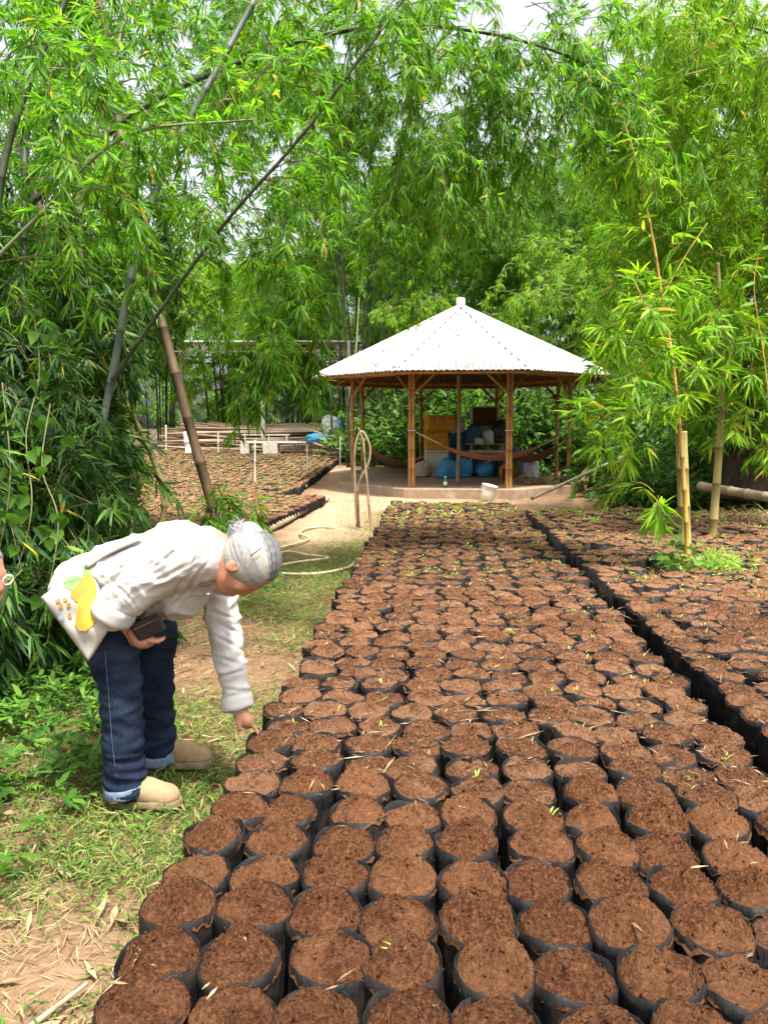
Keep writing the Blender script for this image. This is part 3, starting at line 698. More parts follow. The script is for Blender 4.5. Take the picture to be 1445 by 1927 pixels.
V, Fs = lathe([(.001, .0), (.125, 0), (.138, .1), (.15, .2), (.16, .3), (.166, .3), (.166, .315), (.152, .315), (.12, .015), (.001, .015)], 24)
ob = obj('bucket_body', mesh('bucket_body', V, Fs, MAT['white_paint'], True), bc, (0, 0, .02), (.08, .22, 0))
V, Fs = tube([(math.cos(a)*.17, .02-math.sin(a)*.12, .28-math.sin(a)*.1) for a in np.linspace(0, math.pi, 14)], .004, 5); obj('handle', mesh('handle', V, Fs, MAT['rope'], True), bc, (.06, 0, .02))
# hammocks
def hammock(p0, p1, sag, width, mat, label, roped=(.12, .12), seed=0, hang=.12):
    p0, p1 = np.array(p0), np.array(p1); mid0 = p0+(p1-p0)*roped[0]; mid1 = p1+(p0-p1)*roped[1]
    sg = lambda t: -sag*4*t*(1-t)
    root = empty('hammock', ((p0+p1)/2)*[1, 1, 0]+[0, 0, SZ]); tag(root, label, 'hammock'); org = np.array(root.location)
    ax = nrm(p1-p0); sd = nrm(np.cross(ax, (0, 0, 1))); n, m = 30, 11; V = []
    for i in range(n+1):
        t = roped[0]+(1-roped[0]-roped[1])*i/n; c = p0+(p1-p0)*t+np.array([0, 0, sg(t)]); f = i/n; wv = width*math.sin(math.pi*np.clip(f, .015, .985))**.55
        for j in range(m):
            s_ = j/(m-1)*2-1; V.append(c+sd*s_*wv*.5+np.array([0, 0, -hang*(1-s_*s_)*math.sin(math.pi*f)**.6+.012*math.sin(j*2.2+seed+f*5)])-org)
    V = np.array(V); V2 = V+np.array([0, 0, -.006]); k_ = m; i = np.arange(n)[:, None]*k_; j = np.arange(m-1)[None]
    F = np.stack([i+j, i+j+1, i+k_+j+1, i+k_+j], -1).reshape(-1, 4)
    obj('cloth', mesh('cloth', np.concatenate([V, V2]), [np.concatenate([F, F[:, ::-1]+len(V)])], mat, True), root)
    for (a, b) in ((p0, roped[0]), (p1, 1-roped[1])):
        e = p0+(p1-p0)*b+np.array([0, 0, sg(b)]); V, Fs = tube([a-org, e-org], .012, 6); obj('rope', mesh('rope', V, Fs, MAT['rope'], True), root)
def postp(k, z): return np.array([cxp+math.cos(ANG[k])*PR, YC+math.sin(ANG[k])*PR, z])
hammock(postp(5, 1.42)+[.08, .0, 0], postp(7, 1.38)+[-.06, .0, 0], .5, .75, MAT['hammock_red'], 'reddish striped hammock slung across the shelter front', (.16, .2), 1)
hammock(postp(3, 1.1)+[.05, 0, 0], [cxp-.75, 20.9, .75], .3, .9, MAT['hammock_tan'], 'tan hammock hanging from the dark left rear post', (.02, .04), 2, .2)
hammock(postp(7, 1.2)+[-.09, .05, 0], postp(1, 1.0)+[0, -.08, 0], .35, .6, MAT['hammock_red'], 'dark red hammock slack between the right post and the back of the shelter', (.1, .06), 3)

# ------------------------------------------------------------------ foliage
def leaf_geo(base, d, up, L, Wd, near, rg, curl=.22):
    n = len(base); d = nrm(d); s = nrm(np.cross(d, up)); u = np.cross(s, d)
    L = L[:, None]; Wd = Wd[:, None]; dz = np.array([0, 0, -1.]); c = curl*rg.uniform(.3, 1.5, (n, 1))
    at = lambda f: base + d*L*f + dz*L*c*f*f
    if near:
        a, b, t = at(.22), at(.6), at(1.0)
        V = np.stack([at(0), a-s*Wd*.46, a+s*Wd*.46, b-s*Wd*.40+u*Wd*.1, b+s*Wd*.40+u*Wd*.1, t], 1)
        q = (np.arange(n)*6)[:, None]
        return V.reshape(-1, 3), [np.concatenate([q+np.array([[1, 2, 4, 3]])]), np.concatenate([q+np.array([[0, 2, 1]]), q+np.array([[3, 4, 5]])])]
    m = at(.4)
    V = np.stack([at(0), m-s*Wd*.5, at(1.0), m+s*Wd*.5], 1); q = (np.arange(n)*4)[:, None]
    return V.reshape(-1, 3), [q+np.array([[0, 3, 2, 1]])]
def fans(tb, td, k, L, Wd, rg, droop=.35, spread=62):
    """a fan of k leaves at every twig end"""
    n = len(tb); td = nrm(td); side = nrm(np.cross(td, np.array([0, 0, 1.])+rg.normal(0, .35, (n, 3)))); upv = np.cross(side, td)
    j = np.tile(np.arange(k), n); T = np.repeat(np.arange(n), k)
    ang = np.radians((j/(k-1)*2-1)*spread + rg.normal(0, 13, n*k))
    lift = rg.normal(0, .22, (n*k, 1))
    d = td[T]*np.cos(ang)[:, None] + side[T]*np.sin(ang)[:, None] + upv[T]*lift + np.array([0, 0, -1.])*droop*rg.uniform(.3, 1.4, (n*k, 1))
    back = (1-np.abs(j/(k-1)*2-1))[:, None]
    base = tb[T] + td[T]*(back*.35-.1)*L
    up = upv[T] + rg.normal(0, .45, (n*k, 3))
    ln = L*rg.uniform(.55, 1.25, n*k); return base, d, up, ln, Wd*ln/L*rg.uniform(.75, 1.25, n*k)
def branches(st, d, ln, droop, rg, seg=5, wob=.12):
    n = len(st); pts = [st]; d = nrm(d); step = (ln/seg)[:, None]; p = st
    for i in range(seg):
        d = nrm(d + np.array([0, 0, -1.])*droop*(i+.4)/seg + rg.normal(0, wob, (n, 3))); p = p+d*step; pts.append(p)
    return np.stack(pts, 1)                                # (n, seg+1, 3)
def branch_tubes(B, r, rg):
    n, m, _ = B.shape; T = nrm(np.gradient(B, axis=1)); a = nrm(np.cross(T, np.array([.31, .52, .8]))); b = np.cross(T, a)
    rad = (np.broadcast_to(np.asarray(r, float).reshape(-1, 1), (n, 1))*np.linspace(1, .35, m)[None])[:, :, None]
    V = np.stack([B+rad*(a*math.cos(q)+b*math.sin(q)) for q in (0, 2.094, 4.189)], 2).reshape(n, -1, 3)
    i = np.arange(m-1)[:, None]*3; j = np.arange(3)[None]; k = (j+1) % 3
    F = np.stack([i+j, i+k, i+3+k, i+3+j], -1).reshape(-1, 4)
    return V.reshape(-1, 3), (F[None]+(np.arange(n)*m*3)[:, None, None]).reshape(-1, 4)
def twigs_on(B, per, rg, lo=.25, fan=.75, down=.25):
    n, m, _ = B.shape; t = rg.uniform(lo, 1.0, (n, per)); t[:, 0] = 1.0; f = t*(m-1); i = np.minimum(f.astype(int), m-2); fr = (f-i)[..., None]
    rows = np.arange(n)[:, None]; a, b = B[rows, i], B[rows, i+1]
    base = (a+(b-a)*fr).reshape(-1, 3); dr = nrm(b-a).reshape(-1, 3)
    dr = nrm(dr + rg.normal(0, fan, dr.shape) + np.array([0, 0, -down])); off = rg.uniform(.03, .16, (len(base), 1))
    return base+dr*off, dr, base
def crown_mesh(name, B, per, k, L, Wd, mat, twm, rg, near, br=.006, droop=.35, curl=.22, fan=.75, lo=.25, spread=62, tw=True, thin=None):
    tb, td, tbase = twigs_on(B, per, rg, lo, fan)
    if thin is not None:
        keep = thin(tb); tb, td, tbase = tb[keep], td[keep], tbase[keep]
    b, d, up, ln, wd = fans(tb, td, k, L, Wd, rg, droop, spread)
    V, Fs = leaf_geo(b, d, up, ln, wd, near, rg, curl); mb = MB().add(V, Fs, 0)
    if tw:
        Vb, Fb = branch_tubes(B, br, rg); mb.add(Vb, Fb, 1)
        if near: Vt, Ft = branch_tubes(np.stack([tbase, (tbase+tb)/2, tb], 1), br*.4, rg); mb.add(Vt, Ft, 1)
    return mb.mesh(name, [mat, twm], False)
def path_branches(path, t0, t1, n, blen, droop, rg, elev=(-.2, .9), bias=None, wob=.12, outb=None):
    path = spline(path, 80); t = rg.uniform(t0, t1, n); f = t*79; i = np.minimum(f.astype(int), 78); p = path[i]+(path[i+1]-path[i])*(f-i)[:, None]
    az = rg.uniform(0, 6.283, n); d = np.stack([np.cos(az), np.sin(az), rg.uniform(*elev, n)], -1)
    if bias is not None: d = d+np.array(bias)
    d = d + nrm(path[i+1]-path[i])*.5
    return branches(p, d, rg.uniform(*blen, n), droop, rg, wob=wob)
def volume_branches(c, r, n, blen, droop, rg, elev=(-.2, .5), shell=.4, bias=None):
    q = nrm(rg.normal(size=(n, 3)))*(rg.uniform(shell, 1, (n, 1))**(1/2.2)); p = np.array(c)+q*np.array(r)
    d = q*np.array([1, 1, .5])*.8 + rg.normal(0, .5, (n, 3)) + np.stack([np.zeros(n), np.zeros(n), rg.uniform(*elev, n)], -1)
    if bias is not None: d = d+np.array(bias)
    return branches(p, d, rg.uniform(*blen, n), droop, rg)

# ---- background clumps: four grown from scratch, then copied
def clump_template(seed, nc, H, spread, mat, L=.2, Wd=.03, nb=34, per=11, k=6, low=.22, cm='culm_dark', lean=(0, 0)):
    rg = np.random.default_rng(seed); culms = []; Bs = []
    for c in range(nc):
        a = rg.uniform(0, 6.283); r = rg.uniform(.1, 1.0)*1.05; h = H*rg.uniform(.7, 1.08); o = spread*rg.uniform(.35, 1.15)
        b = np.array([math.cos(a)*r, math.sin(a)*r, -.1]); od = np.array([math.cos(a+rg.normal(0, .4))+lean[0], math.sin(a+rg.normal(0, .4))+lean[1], 0])
        pts = [b, b+od*o*.05+[0, 0, h*.33], b+od*o*.22+[0, 0, h*.66], b+od*o*.55+[0, 0, h*.9], b+od*o*1.0+[0, 0, h*.97], b+od*o*1.35+[0, 0, h*.86]]
        culms.append(culm_mesh('culm', pts, rg.uniform(.035, .055), .008, MAT[cm], node=.5, sides=6, bul=1.15))
        Bs.append(path_branches(pts, low, 1, nb, (.7, 2.0), .75, rg, (-.1, .8)))
    B = np.concatenate(Bs); cr = crown_mesh('crown', B, per, k, L, Wd, MAT[mat], MAT['twig'], rg, False, .01, .4, .25)
    return culms, cr
TPL = [clump_template(11, 13, 11.5, 3.6, 'leaf_far', nb=42, per=14, L=.21, Wd=.03), clump_template(12, 12, 9.0, 3.0, 'leaf_mid', nb=44, per=14, L=.2, Wd=.028, low=.12),
       clump_template(13, 16, 13.5, 4.2, 'leaf_far', nb=38, per=13, low=.35, L=.22, Wd=.032), clump_template(14, 11, 7.0, 2.6, 'leaf_lime', nb=46, per=13, low=.06, L=.19, Wd=.028)]
def bclump(t, x, y, rz, s, label, group=None, crown_only=False):
    root = empty('bamboo_clump', (x, y, float(gh(x, y))-.02), rz); root.scale = (s, s, s); tag(root, label, 'bamboo', group)
    for m_ in TPL[t][0]: obj('culm', m_, root)
    c = obj('crown', TPL[t][1], root); c['kind'] = 'stuff'; return root
GB = 'bamboo clumps behind the shelter'
bclump(2, -.9, 24.6, .3, .92, 'tall dense bamboo clump rising left behind the shelter', GB)
bclump(0, 4.6, 27.5, 1.2, .8, 'rounded bright green bamboo clump directly behind the white roof', GB)
bclump(1, 1.2, 29.0, 2.0, 1.1, 'bamboo clump glimpsed between the shelter and the tall dense clump', GB)
bclump(3, 7.6, 23.5, .8, 1.0, 'bamboo clump of low leafy culms behind the right side of the shelter', GB)
bclump(1, 9.6, 27.0, 3.3, 1.25, 'bamboo clump beyond the low leafy clump and the dark trunk', GB)
bclump(2, 12.5, 31.0, 4.4, 1.05, 'tall far bamboo clump beyond the dark trunk', GB)
bclump(3, 2.4, 25.2, 4.0, .72, 'low bamboo thicket close behind the shelter', GB)
bclump(0, 7.0, 31.0, 2.6, .95, 'arching bamboo clump far beyond the rounded bright clump', GB)
bclump(2, 3.0, 33.0, 5.0, .9, 'tall bamboo clump far behind the roof peak', GB)
for q, (t, x, y, rz, s) in enumerate(((2, 1.0, 37, .7, .95), (0, 10, 36, 2.9, 1.0), (2, 6.0, 38, 5.5, 1.0), (0, -3.2, 28.5, 1.9, .62))): bclump(t, x, y, rz, s, ['dark far bamboo clump seen over the left roof slope', 'far bamboo clump right of the roof beyond the shrubs', 'far tall bamboo clump over the right roof slope', 'small bamboo clump between shed and shelter'][q], GB)
GL = 'bamboo clumps behind the pole stack'
for q, (t, x, y, rz, s) in enumerate(((1, -3.2, 33.5, .5, .85), (3, -6.4, 32.5, 2.2, 1.15), (0, -9.8, 34, 3.9, .75), (2, -13.8, 35, 1.7, .75), (3, -1.0, 34.0, 5.2, 1.1), (0, -6.0, 40, .1, .85), (1, -18, 31, 4.8, .9), (3, -11.5, 31.5, 1.1, 1.1))):
    bclump(t, x, y, rz, s, 'bright bamboo clump behind the stacked poles and the open shed', GL)
# far wood that reads as one mass
rgf = np.random.default_rng(99)
def far_wood():
    n = 1450; a = rgf.uniform(-1.05, 1.05, n); d = rgf.uniform(38, 60, n); p = np.stack([np.sin(a)*d, np.cos(a)*d, rgf.uniform(.5, 10.5, n)*(.8+.25*np.sin(a*9))], -1)
    B = branches(p, rgf.normal(0, 1, (n, 3))+[0, 0, .4], rgf.uniform(1.5, 3.2, n), .6, rgf)
    o = obj('bamboo_wood', crown_mesh('bamboo_wood', B, 13, 5, .42, .075, MAT['leaf_far'], MAT['twig'], rgf, False, .02, .4, .2)); tag(o, 'far bamboo wood closing the view behind every clump', 'wood', kind='stuff')
far_wood()

# ---- near left clump
rgl = np.random.default_rng(21)
LB = P(130, 1190, 5.6)
lc = empty('bamboo_clump', (LB[0], LB[1], 0)); tag(lc, 'dense dark-leaved bamboo clump with a glaucous grey-green culm, left of the stooping woman', 'bamboo')
lo_ = np.array([LB[0], LB[1], 0.])
def lp_(lst): return [P(*q)-lo_ for q in lst]
glau = lp_([(128, 1195, 5.6), (168, 930, 5.6), (215, 690, 5.65), (252, 500, 5.7), (312, 315, 5.8), (420, 110, 6.0), (520, -60, 6.2), (650, -190, 6.3)])
obj('culm', culm_mesh('culm', glau, .032, .02, MAT['culm_glau'], node=.36, sides=12), lc)
cane = lp_([(212, 715, 5.6), (330, 545, 5.5), (440, 400, 5.4), (560, 265, 5.3), (700, 80, 5.2), (800, -60, 5.2)])
obj('culm', culm_mesh('culm', cane, .016, .009, MAT['culm_dark'], node=.3, sides=8), lc)
cane2 = lp_([(-60, 520, 4.4), (110, 410, 4.4), (240, 260, 4.5), (430, 190, 4.6), (480, 160, 4.6)])
obj('culm', culm_mesh('culm', lp_([(-80, 560, 4.6), (80, 400, 4.6), (240, 255, 4.6), (480, 225, 4.7)]), .013, .006, MAT['culm_green'], node=.3, sides=8), lc)
arch = lp_([(-190, 760, 6.6), (-40, 480, 6.7), (110, 340, 6.8), (280, 195, 6.9), (540, 85, 7.0), (720, 48, 7.1), (870, 55, 7.2), (1000, 82, 7.3), (1100, 120, 7.4), (1195, 180, 7.5), (1260, 260, 7.5)])
obj('culm', culm_mesh('culm', arch, .036, .01, MAT['culm_dark'], node=.4, sides=10), lc)
for pts, r0, mt in (([(60, 1180, 5.8), (70, 900, 5.9), (45, 500, 6.2), (60, 100, 6.5), (120, -200, 6.6)], .04, 'culm_dark'),
                    ([(180, 1190, 6.3), (130, 600, 6.8), (95, 450, 7.0), (-20, 100, 7.2)], .045, 'culm_brown'),
                    ([(-60, 1150, 5.2), (-20, 700, 5.2), (10, 300, 5.3), (150, -60, 5.4)], .042, 'culm_dark'),
                    ([(215, 1150, 6.4), (200, 800, 6.5), (150, 420, 6.7), (230, 60, 6.9), (300, -160, 7)], .04, 'culm_green'),
                    ([(240, 1120, 6.2), (310, 960, 6.2), (250, 780, 6.3), (120, 560, 6.6)], .03, 'culm_olive')):
    obj('culm', culm_mesh('culm', lp_(pts), r0, r0*.4, MAT[mt], node=.36, sides=10), lc)
def pxof(p):                                              # picture position of a point, to leave the gaps the place has
    x, y, z = p[:, 0], p[:, 1], p[:, 2]-CAMZ
    zc = y*CP-z*SP; yc = y*SP+z*CP
    return 722.5+FPX*x/zc, 963.5-FPX*yc/zc
Bl = [path_branches(glau, .45, 1, 30, (.5, 1.5), .7, rgl, (-.1, .8)), path_branches(cane, .35, 1, 22, (.3, .8), .8, rgl), path_branches(cane2, 0, 1, 20, (.2, .6), .8, rgl)]
nearB = np.concatenate(Bl)
o = obj('crown', crown_mesh('crown', nearB, 14, 7, .105, .0155, MAT['leaf_mid'], MAT['twig'], rgl, True, .005, .25), lc); o['kind'] = 'stuff'
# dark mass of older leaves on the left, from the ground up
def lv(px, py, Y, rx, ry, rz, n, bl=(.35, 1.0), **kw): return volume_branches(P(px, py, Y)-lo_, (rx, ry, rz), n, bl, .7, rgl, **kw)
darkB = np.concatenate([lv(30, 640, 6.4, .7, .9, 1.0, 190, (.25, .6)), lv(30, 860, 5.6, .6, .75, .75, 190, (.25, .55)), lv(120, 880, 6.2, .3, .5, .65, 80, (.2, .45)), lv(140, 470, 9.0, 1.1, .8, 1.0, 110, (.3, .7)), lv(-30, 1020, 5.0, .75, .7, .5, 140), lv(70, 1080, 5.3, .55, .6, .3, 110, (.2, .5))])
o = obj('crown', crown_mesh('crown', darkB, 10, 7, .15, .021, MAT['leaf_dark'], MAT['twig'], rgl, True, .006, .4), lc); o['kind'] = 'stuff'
topB = np.concatenate([lv(0, 330, 6.8, .9, 1.0, .9, 90), lv(300, 330, 9.4, 1.3, .9, 1.1, 50), lv(120, 60, 8.4, 1.9, 1.0, .9, 130), lv(440, 470, 9.8, .9, .8, 1.0, 26), lv(350, 90, 8.8, 1.3, .8, .6, 70), lv(40, 170, 5.0, .6, .6, .4, 26)])
o = obj('crown', crown_mesh('crown', topB, 22, 7, .105, .018, MAT['leaf_mid'], MAT['twig'], rgl, False, .006, .22), lc); o['kind'] = 'stuff'
# foliage hanging from the arching culm, all the way across
archB = np.concatenate([path_branches(arch, .3, 1, 34, (.5, 1.3), 1.3, rgl, (-.9, .3), bias=(0, 0, -.3)), lv(800, 210, 7.6, .7, .5, .6, 70, bias=(0, 0, -.5)), lv(840, 40, 7.5, 1.2, .6, .3, 44), lv(1010, 170, 7.8, .7, .5, .5, 70, bias=(0, 0, -.5)), lv(620, 60, 7.4, .9, .6, .4, 34), lv(790, 390, 8.6, .5, .5, .4, 26, bias=(0, 0, -.5))])
o = obj('crown', crown_mesh('crown', archB, 15, 7, .108, .016, MAT['leaf_mid'], MAT['twig'], rgl, True, .005, .5), lc); o['kind'] = 'stuff'

# ---- the leaning brown culm
BB = P(446, 1105, 7.2); bo = np.array([BB[0], BB[1], 0])
bcul = empty('bamboo_clump', bo); tag(bcul, 'thick brown bamboo culm leaning left behind the woman, leafy sprig at its foot', 'bamboo')
bp = [P(*q)-bo for q in ((450, 1120, 7.2), (398, 945, 7.2), (335, 720, 7.25), (283, 520, 7.3), (240, 320, 7.4), (215, 180, 7.5), (190, 20, 7.6), (150, -150, 7.7))]
obj('culm', culm_mesh('culm', bp, .05, .036, MAT['culm_brown'], node=.42, sides=14, bul=1.09), bcul)
rgb = np.random.default_rng(31)
Bb = np.concatenate([path_branches(bp, .55, 1, 16, (.5, 1.4), .8, rgb), volume_branches(P(530, 590, 8.0)-bo, (.35, .4, .65), 24, (.3, .6), 1.0, rgb), volume_branches(P(520, 720, 8.2)-bo, (.3, .3, .35), 12, (.3, .6), 1.2, rgb), volume_branches(P(400, 640, 9.4)-bo, (.7, .4, .3), 22, (.3, .6), 1.0, rgb), volume_branches(P(420, 950, 7.15)-bo, (.16, .12, .1), 9, (.15, .28), .9, rgb)])
o = obj('crown', crown_mesh('crown', Bb, 10, 7, .15, .02, MAT['leaf_mid'], MAT['twig'], rgb, True, .005, .5), bcul); o['kind'] = 'stuff'

# ---- right hand clump
rgr = np.random.default_rng(41)
RBs = np.array([7.4, 12.0, 0]); rc = empty('bamboo_clump', RBs); tag(rc, 'large lime-green bamboo clump overhanging the right-hand bed', 'bamboo')
def rp_(l): return [P(*q)-RBs for q in l]
for pts, r0, mt in (([(1620, 960, 12), (1560, 600, 11.8), (1470, 250, 11.4), (1330, 20, 11), (1180, -60, 10.6)], .05, 'culm_green'), ([(1660, 960, 12), (1640, 500, 11.0), (1540, 150, 10), (1380, 40, 9.4), (1260, 60, 9)], .045, 'culm_green'),
                    ([(1590, 950, 12.4), (1500, 700, 12.2), (1420, 480, 12), (1320, 330, 11.8), (1220, 330, 11.6)], .04, 'culm_olive')):
    obj('culm', culm_mesh('culm', rp_(pts), r0, .01, MAT[mt], node=.4, sides=10), rc)
def rv(px, py, Y, rx, ry, rz, n, bl=(.35, 1.0), **kw): return volume_branches(P(px, py, Y)-RBs, (rx, ry, rz), n, bl, .8, rgr, **kw)
limeB = np.concatenate([rv(1340, 330, 11.6, 1.3, .9, 1.4, 170), rv(1430, 160, 9.8, 1.0, .8, 1.0, 110), rv(1240, 120, 11.8, 1.3, .8, 1.0, 100), rv(1410, 30, 8.8, 1.0, .8, .5, 70), rv(1200, 300, 12.4, .6, .7, .8, 50), rv(1440, 500, 10.4, .8, .8, .8, 70)])
o = obj('crown', crown_mesh('crown', limeB, 19, 7, .125, .021, MAT['leaf_lime'], MAT['twig_y'], rgr, False, .006, .35), rc); o['kind'] = 'stuff'
midB = np.concatenate([rv(1370, 540, 12.6, 1.1, 1.0, 1.0, 140), rv(1260, 480, 13.4, .9, .8, 1.0, 70), rv(1440, 700, 12.6, .8, .9, 1.0, 170)])
o = obj('crown', crown_mesh('crown', midB, 14, 7, .15, .021, MAT['leaf_mid'], MAT['twig'], rgr, False, .006, .35), rc); o['kind'] = 'stuff'

# ---- the young yellow bamboo standing in the right bed
rgy = np.random.default_rng(51)
YB = G(1295, 1072, .18); yo = np.array([YB[0], YB[1], 0.]); YD = YB[1]
yb = empty('yellow_bamboo', yo); tag(yb, 'slender golden bamboo culm with lime leaves rising from a gap in the right bed', 'bamboo')
yp = [P(*q)-yo for q in ((1296, 1105, YD), (1294, 1070, YD), (1289, 960, YD), (1278, 800, YD), (1262, 660, YD), (1245, 560, YD), (1228, 450, YD), (1208, 360, YD), (1190, 280, YD), (1172, 230, YD))]
obj('culm', culm_mesh('culm', yp, .024, .008, MAT['culm_yellow'], node=.3, sides=10, bul=1.18), yb)
for pts, r0 in (([(1262, 660, YD), (1220, 590, YD-.1), (1185, 510, YD-.1)], .01), ([(1245, 560, YD), (1290, 480, YD), (1330, 420, YD)], .008)):
    obj('branch', culm_mesh('branch', [P(*q)-yo for q in pts], r0, .005, MAT['culm_yellow'], node=.2, sides=6), yb)
def yv(px, py, Y, rx, ry, rz, n, bl=(.2, .45), **kw): return volume_branches(P(px, py, Y)-yo, (rx, ry, rz), n, bl, .4, rgy, **kw)
yB = np.concatenate([path_branches(yp, .42, 1, 16, (.2, .45), .6, rgy, (-.2, .5)), yv(1230, 690, YD, .4, .35, .25, 14), yv(1215, 590, YD, .3, .3, .3, 9), yv(1185, 790, YD-.2, .25, .25, .12, 8, bias=(-.5, 0, 0)), yv(1250, 930, YD-.1, .14, .15, .1, 3)])
o = obj('crown', crown_mesh('crown', yB, 6, 7, .19, .027, MAT['leaf_lime'], MAT['twig_y'], rgy, True, .004, .12), yb); o['kind'] = 'stuff'
SB = G(1287, 1060, .18); so_ = np.array([SB[0], SB[1], 0.])
st = empty('bamboo_stump', so_); tag(st, 'thick sawn-off bamboo stump behind the slender golden culm', 'stump')
obj('culm', culm_mesh('culm', [P(*q)-so_ for q in ((1291, 1095, SB[1]), (1285, 930, SB[1]), (1281, 812, SB[1]))], .062, .056, MAT['culm_olive'], node=.36, sides=14, bul=1.08), st)
OB = G(1338, 1015, .18); oo = np.array([OB[0], OB[1], 0.]); OD = OB[1]
ol = empty('olive_bamboo', oo); tag(ol, 'stout olive bamboo culm with a bare broken top, beside the golden one', 'bamboo')
op = [P(*q)-oo for q in ((1336, 1045, OD), (1352, 850, OD), (1358, 700, OD), (1355, 600, OD), (1350, 495, OD))]
obj('culm', culm_mesh('culm', op, .056, .02, MAT['culm_olive'], node=.42, sides=14, bul=1.1), ol)
def ov(px, py, Y, rx, ry, rz, n, bl=(.2, .5), **kw): return volume_branches(P(px, py, Y)-oo, (rx, ry, rz), n, bl, .4, rgy, **kw)
oB = np.concatenate([path_branches(op, .4, .95, 14, (.25, .6), .5, rgy), ov(1390, 660, OD, .45, .4, .35, 16), ov(1410, 560, OD-.2, .4, .3, .35, 12), ov(1400, 800, OD, .35, .3, .25, 9), ov(1320, 620, OD, .3, .3, .25, 10)])
o = obj('crown', crown_mesh('crown', oB, 6, 7, .2, .03, MAT['leaf_lime'], MAT['twig_y'], rgy, True, .005, .12), ol); o['kind'] = 'stuff'
# broad young shoot with large leaves at the right edge
bs = empty('leafy_shoot', P(1445, 880, 6.5)*[1, 1, 0]); tag(bs, 'young shoot with a few large pale green leaves right of the olive culm', 'shoot'); bo_ = np.array(bs.location)
sp_ = [P(*q)-bo_ for q in ((1470, 1000, 6.5), (1440, 700, 6.5), (1418, 540, 6.5), (1436, 440, 6.5))]
obj('stem', culm_mesh('stem', sp_, .008, .003, MAT['culm_yellow'], node=.2, sides=6), bs)
for (px, py, ax, ay, L) in ((1424, 480, 1, -6, .12), (1418, 500, -8, 0, .11), (1420, 530, -8, 3, .1), (1430, 470, 8, -3, .12), (1432, 520, 8, 1, .11), (1360, 545, 1, -6, .1), (1418, 570, -9, 2, .1), (1436, 590, 8, 2, .12)):
    b_ = P(px, py, 6.5)-bo_; d_ = np.array([[ax, -2., -ay]]); V, Fs = leaf_geo(b_[None], d_, np.array([[.2, -.6, .7]]), np.array([L*1.3]), np.array([L*.42]), True, rgy, .1)
    obj('leaf', mesh('leaf', V, Fs, MAT['leaf_lime']), bs)

# ---- shrubs, weeds, vines
def shrub_tpl(seed, r, n, L, Wd, mat, k=5):
    rg = np.random.default_rng(seed); m = n//9
    p = np.stack([rg.normal(0, r[0]*.22, m), rg.normal(0, r[1]*.22, m), np.zeros(m)], -1)
    d = np.concatenate([rg.normal(0, .5, (m, 2)), rg.uniform(.5, 1.4, (m, 1))], 1); B = branches(p, d, rg.uniform(.5, 1.1, m)*r[2]*1.15, .35, rg)
    return crown_mesh('foliage', B, 9, k, L, Wd, MAT[mat], MAT['twig'], rg, True, .006, .2, .15, 1.0, .15, 75), None
SH = [shrub_tpl(61, (1.1, 1.0, 1.5), 800, .13, .055, 'leaf_broad')[0], shrub_tpl(62, (1.0, 1.0, 1.0), 650, .1, .045, 'leaf_broad')[0], shrub_tpl(63, (.26, .24, .26), 1500, .06, .013, 'sprout', 6)[0], shrub_tpl(64, (.2, .2, .4), 70, .09, .05, 'leaf_broad', 4)[0]]
def shrub(t, x, y, s, rz, label, group=None, name='shrub', cat='shrub'):
    root = empty(name, (x, y, float(gh(x, y))-.01), rz); root.scale = (s,)*3; tag(root, label, cat, group); o = obj('foliage', SH[t], root); o['kind'] = 'stuff'; return root
GS = 'shrubs beyond the right-hand bed'
for (t, px, Y, s) in ((1, 1195, 14.6, .8), (1, 1235, 14.0, 1.2), (0, 1290, 14.8, 1.2), (1, 1340, 13.8, 1.3), (0, 1220, 17.5, 1.7), (0, 1330, 17.0, 1.8), (0, 1400, 16.5, 1.9), (1, 1480, 14.0, 1.7)):
    p = P(px, 900, Y); shrub(t, p[0], Y, s, px, 'broad-leaved shrub in the thicket between the right bed and the bamboo', GS)
for q, (x, y, s) in enumerate(((1.2, 23.6, 1.5), (3.0, 24.2, 1.7), (4.7, 23.8, 1.7), (6.5, 22.5, 1.9), (-.3, 24.0, 1.2), (8.2, 21.5, 2.0), (2.1, 25.6, 2.1), (5.6, 25.8, 2.2), (9.6, 23, 2.2))):
    shrub(q % 2, x, y, s, q, 'broad-leaved shrub in the thicket at the back of the shelter', 'shrubs behind the shelter')
for q, (x, y, s) in enumerate(((-4.6, 8.0, 1.0), (-5.6, 7.0, 1.1), (-3.9, 5.6, .75), (-4.4, 4.6, .9), (-3.7, 9.2, .6))):
    shrub(q % 2, x, y, s, q, 'broad-leaved shrub deep under the dark left-hand bamboo', 'shrubs under the left bamboo')
p = G(1345, 1072, .2); shrub(2, p[0], p[1], 1.1, 0, 'bright green tuft of weed at the foot of the olive culm', None, 'weed_tuft', 'weed')
p = G(1270, 1078, .2); shrub(3, p[0], p[1], 1.0, 0, 'dull round-leaved creeper at the foot of the golden culm', None, 'creeper', 'creeper')
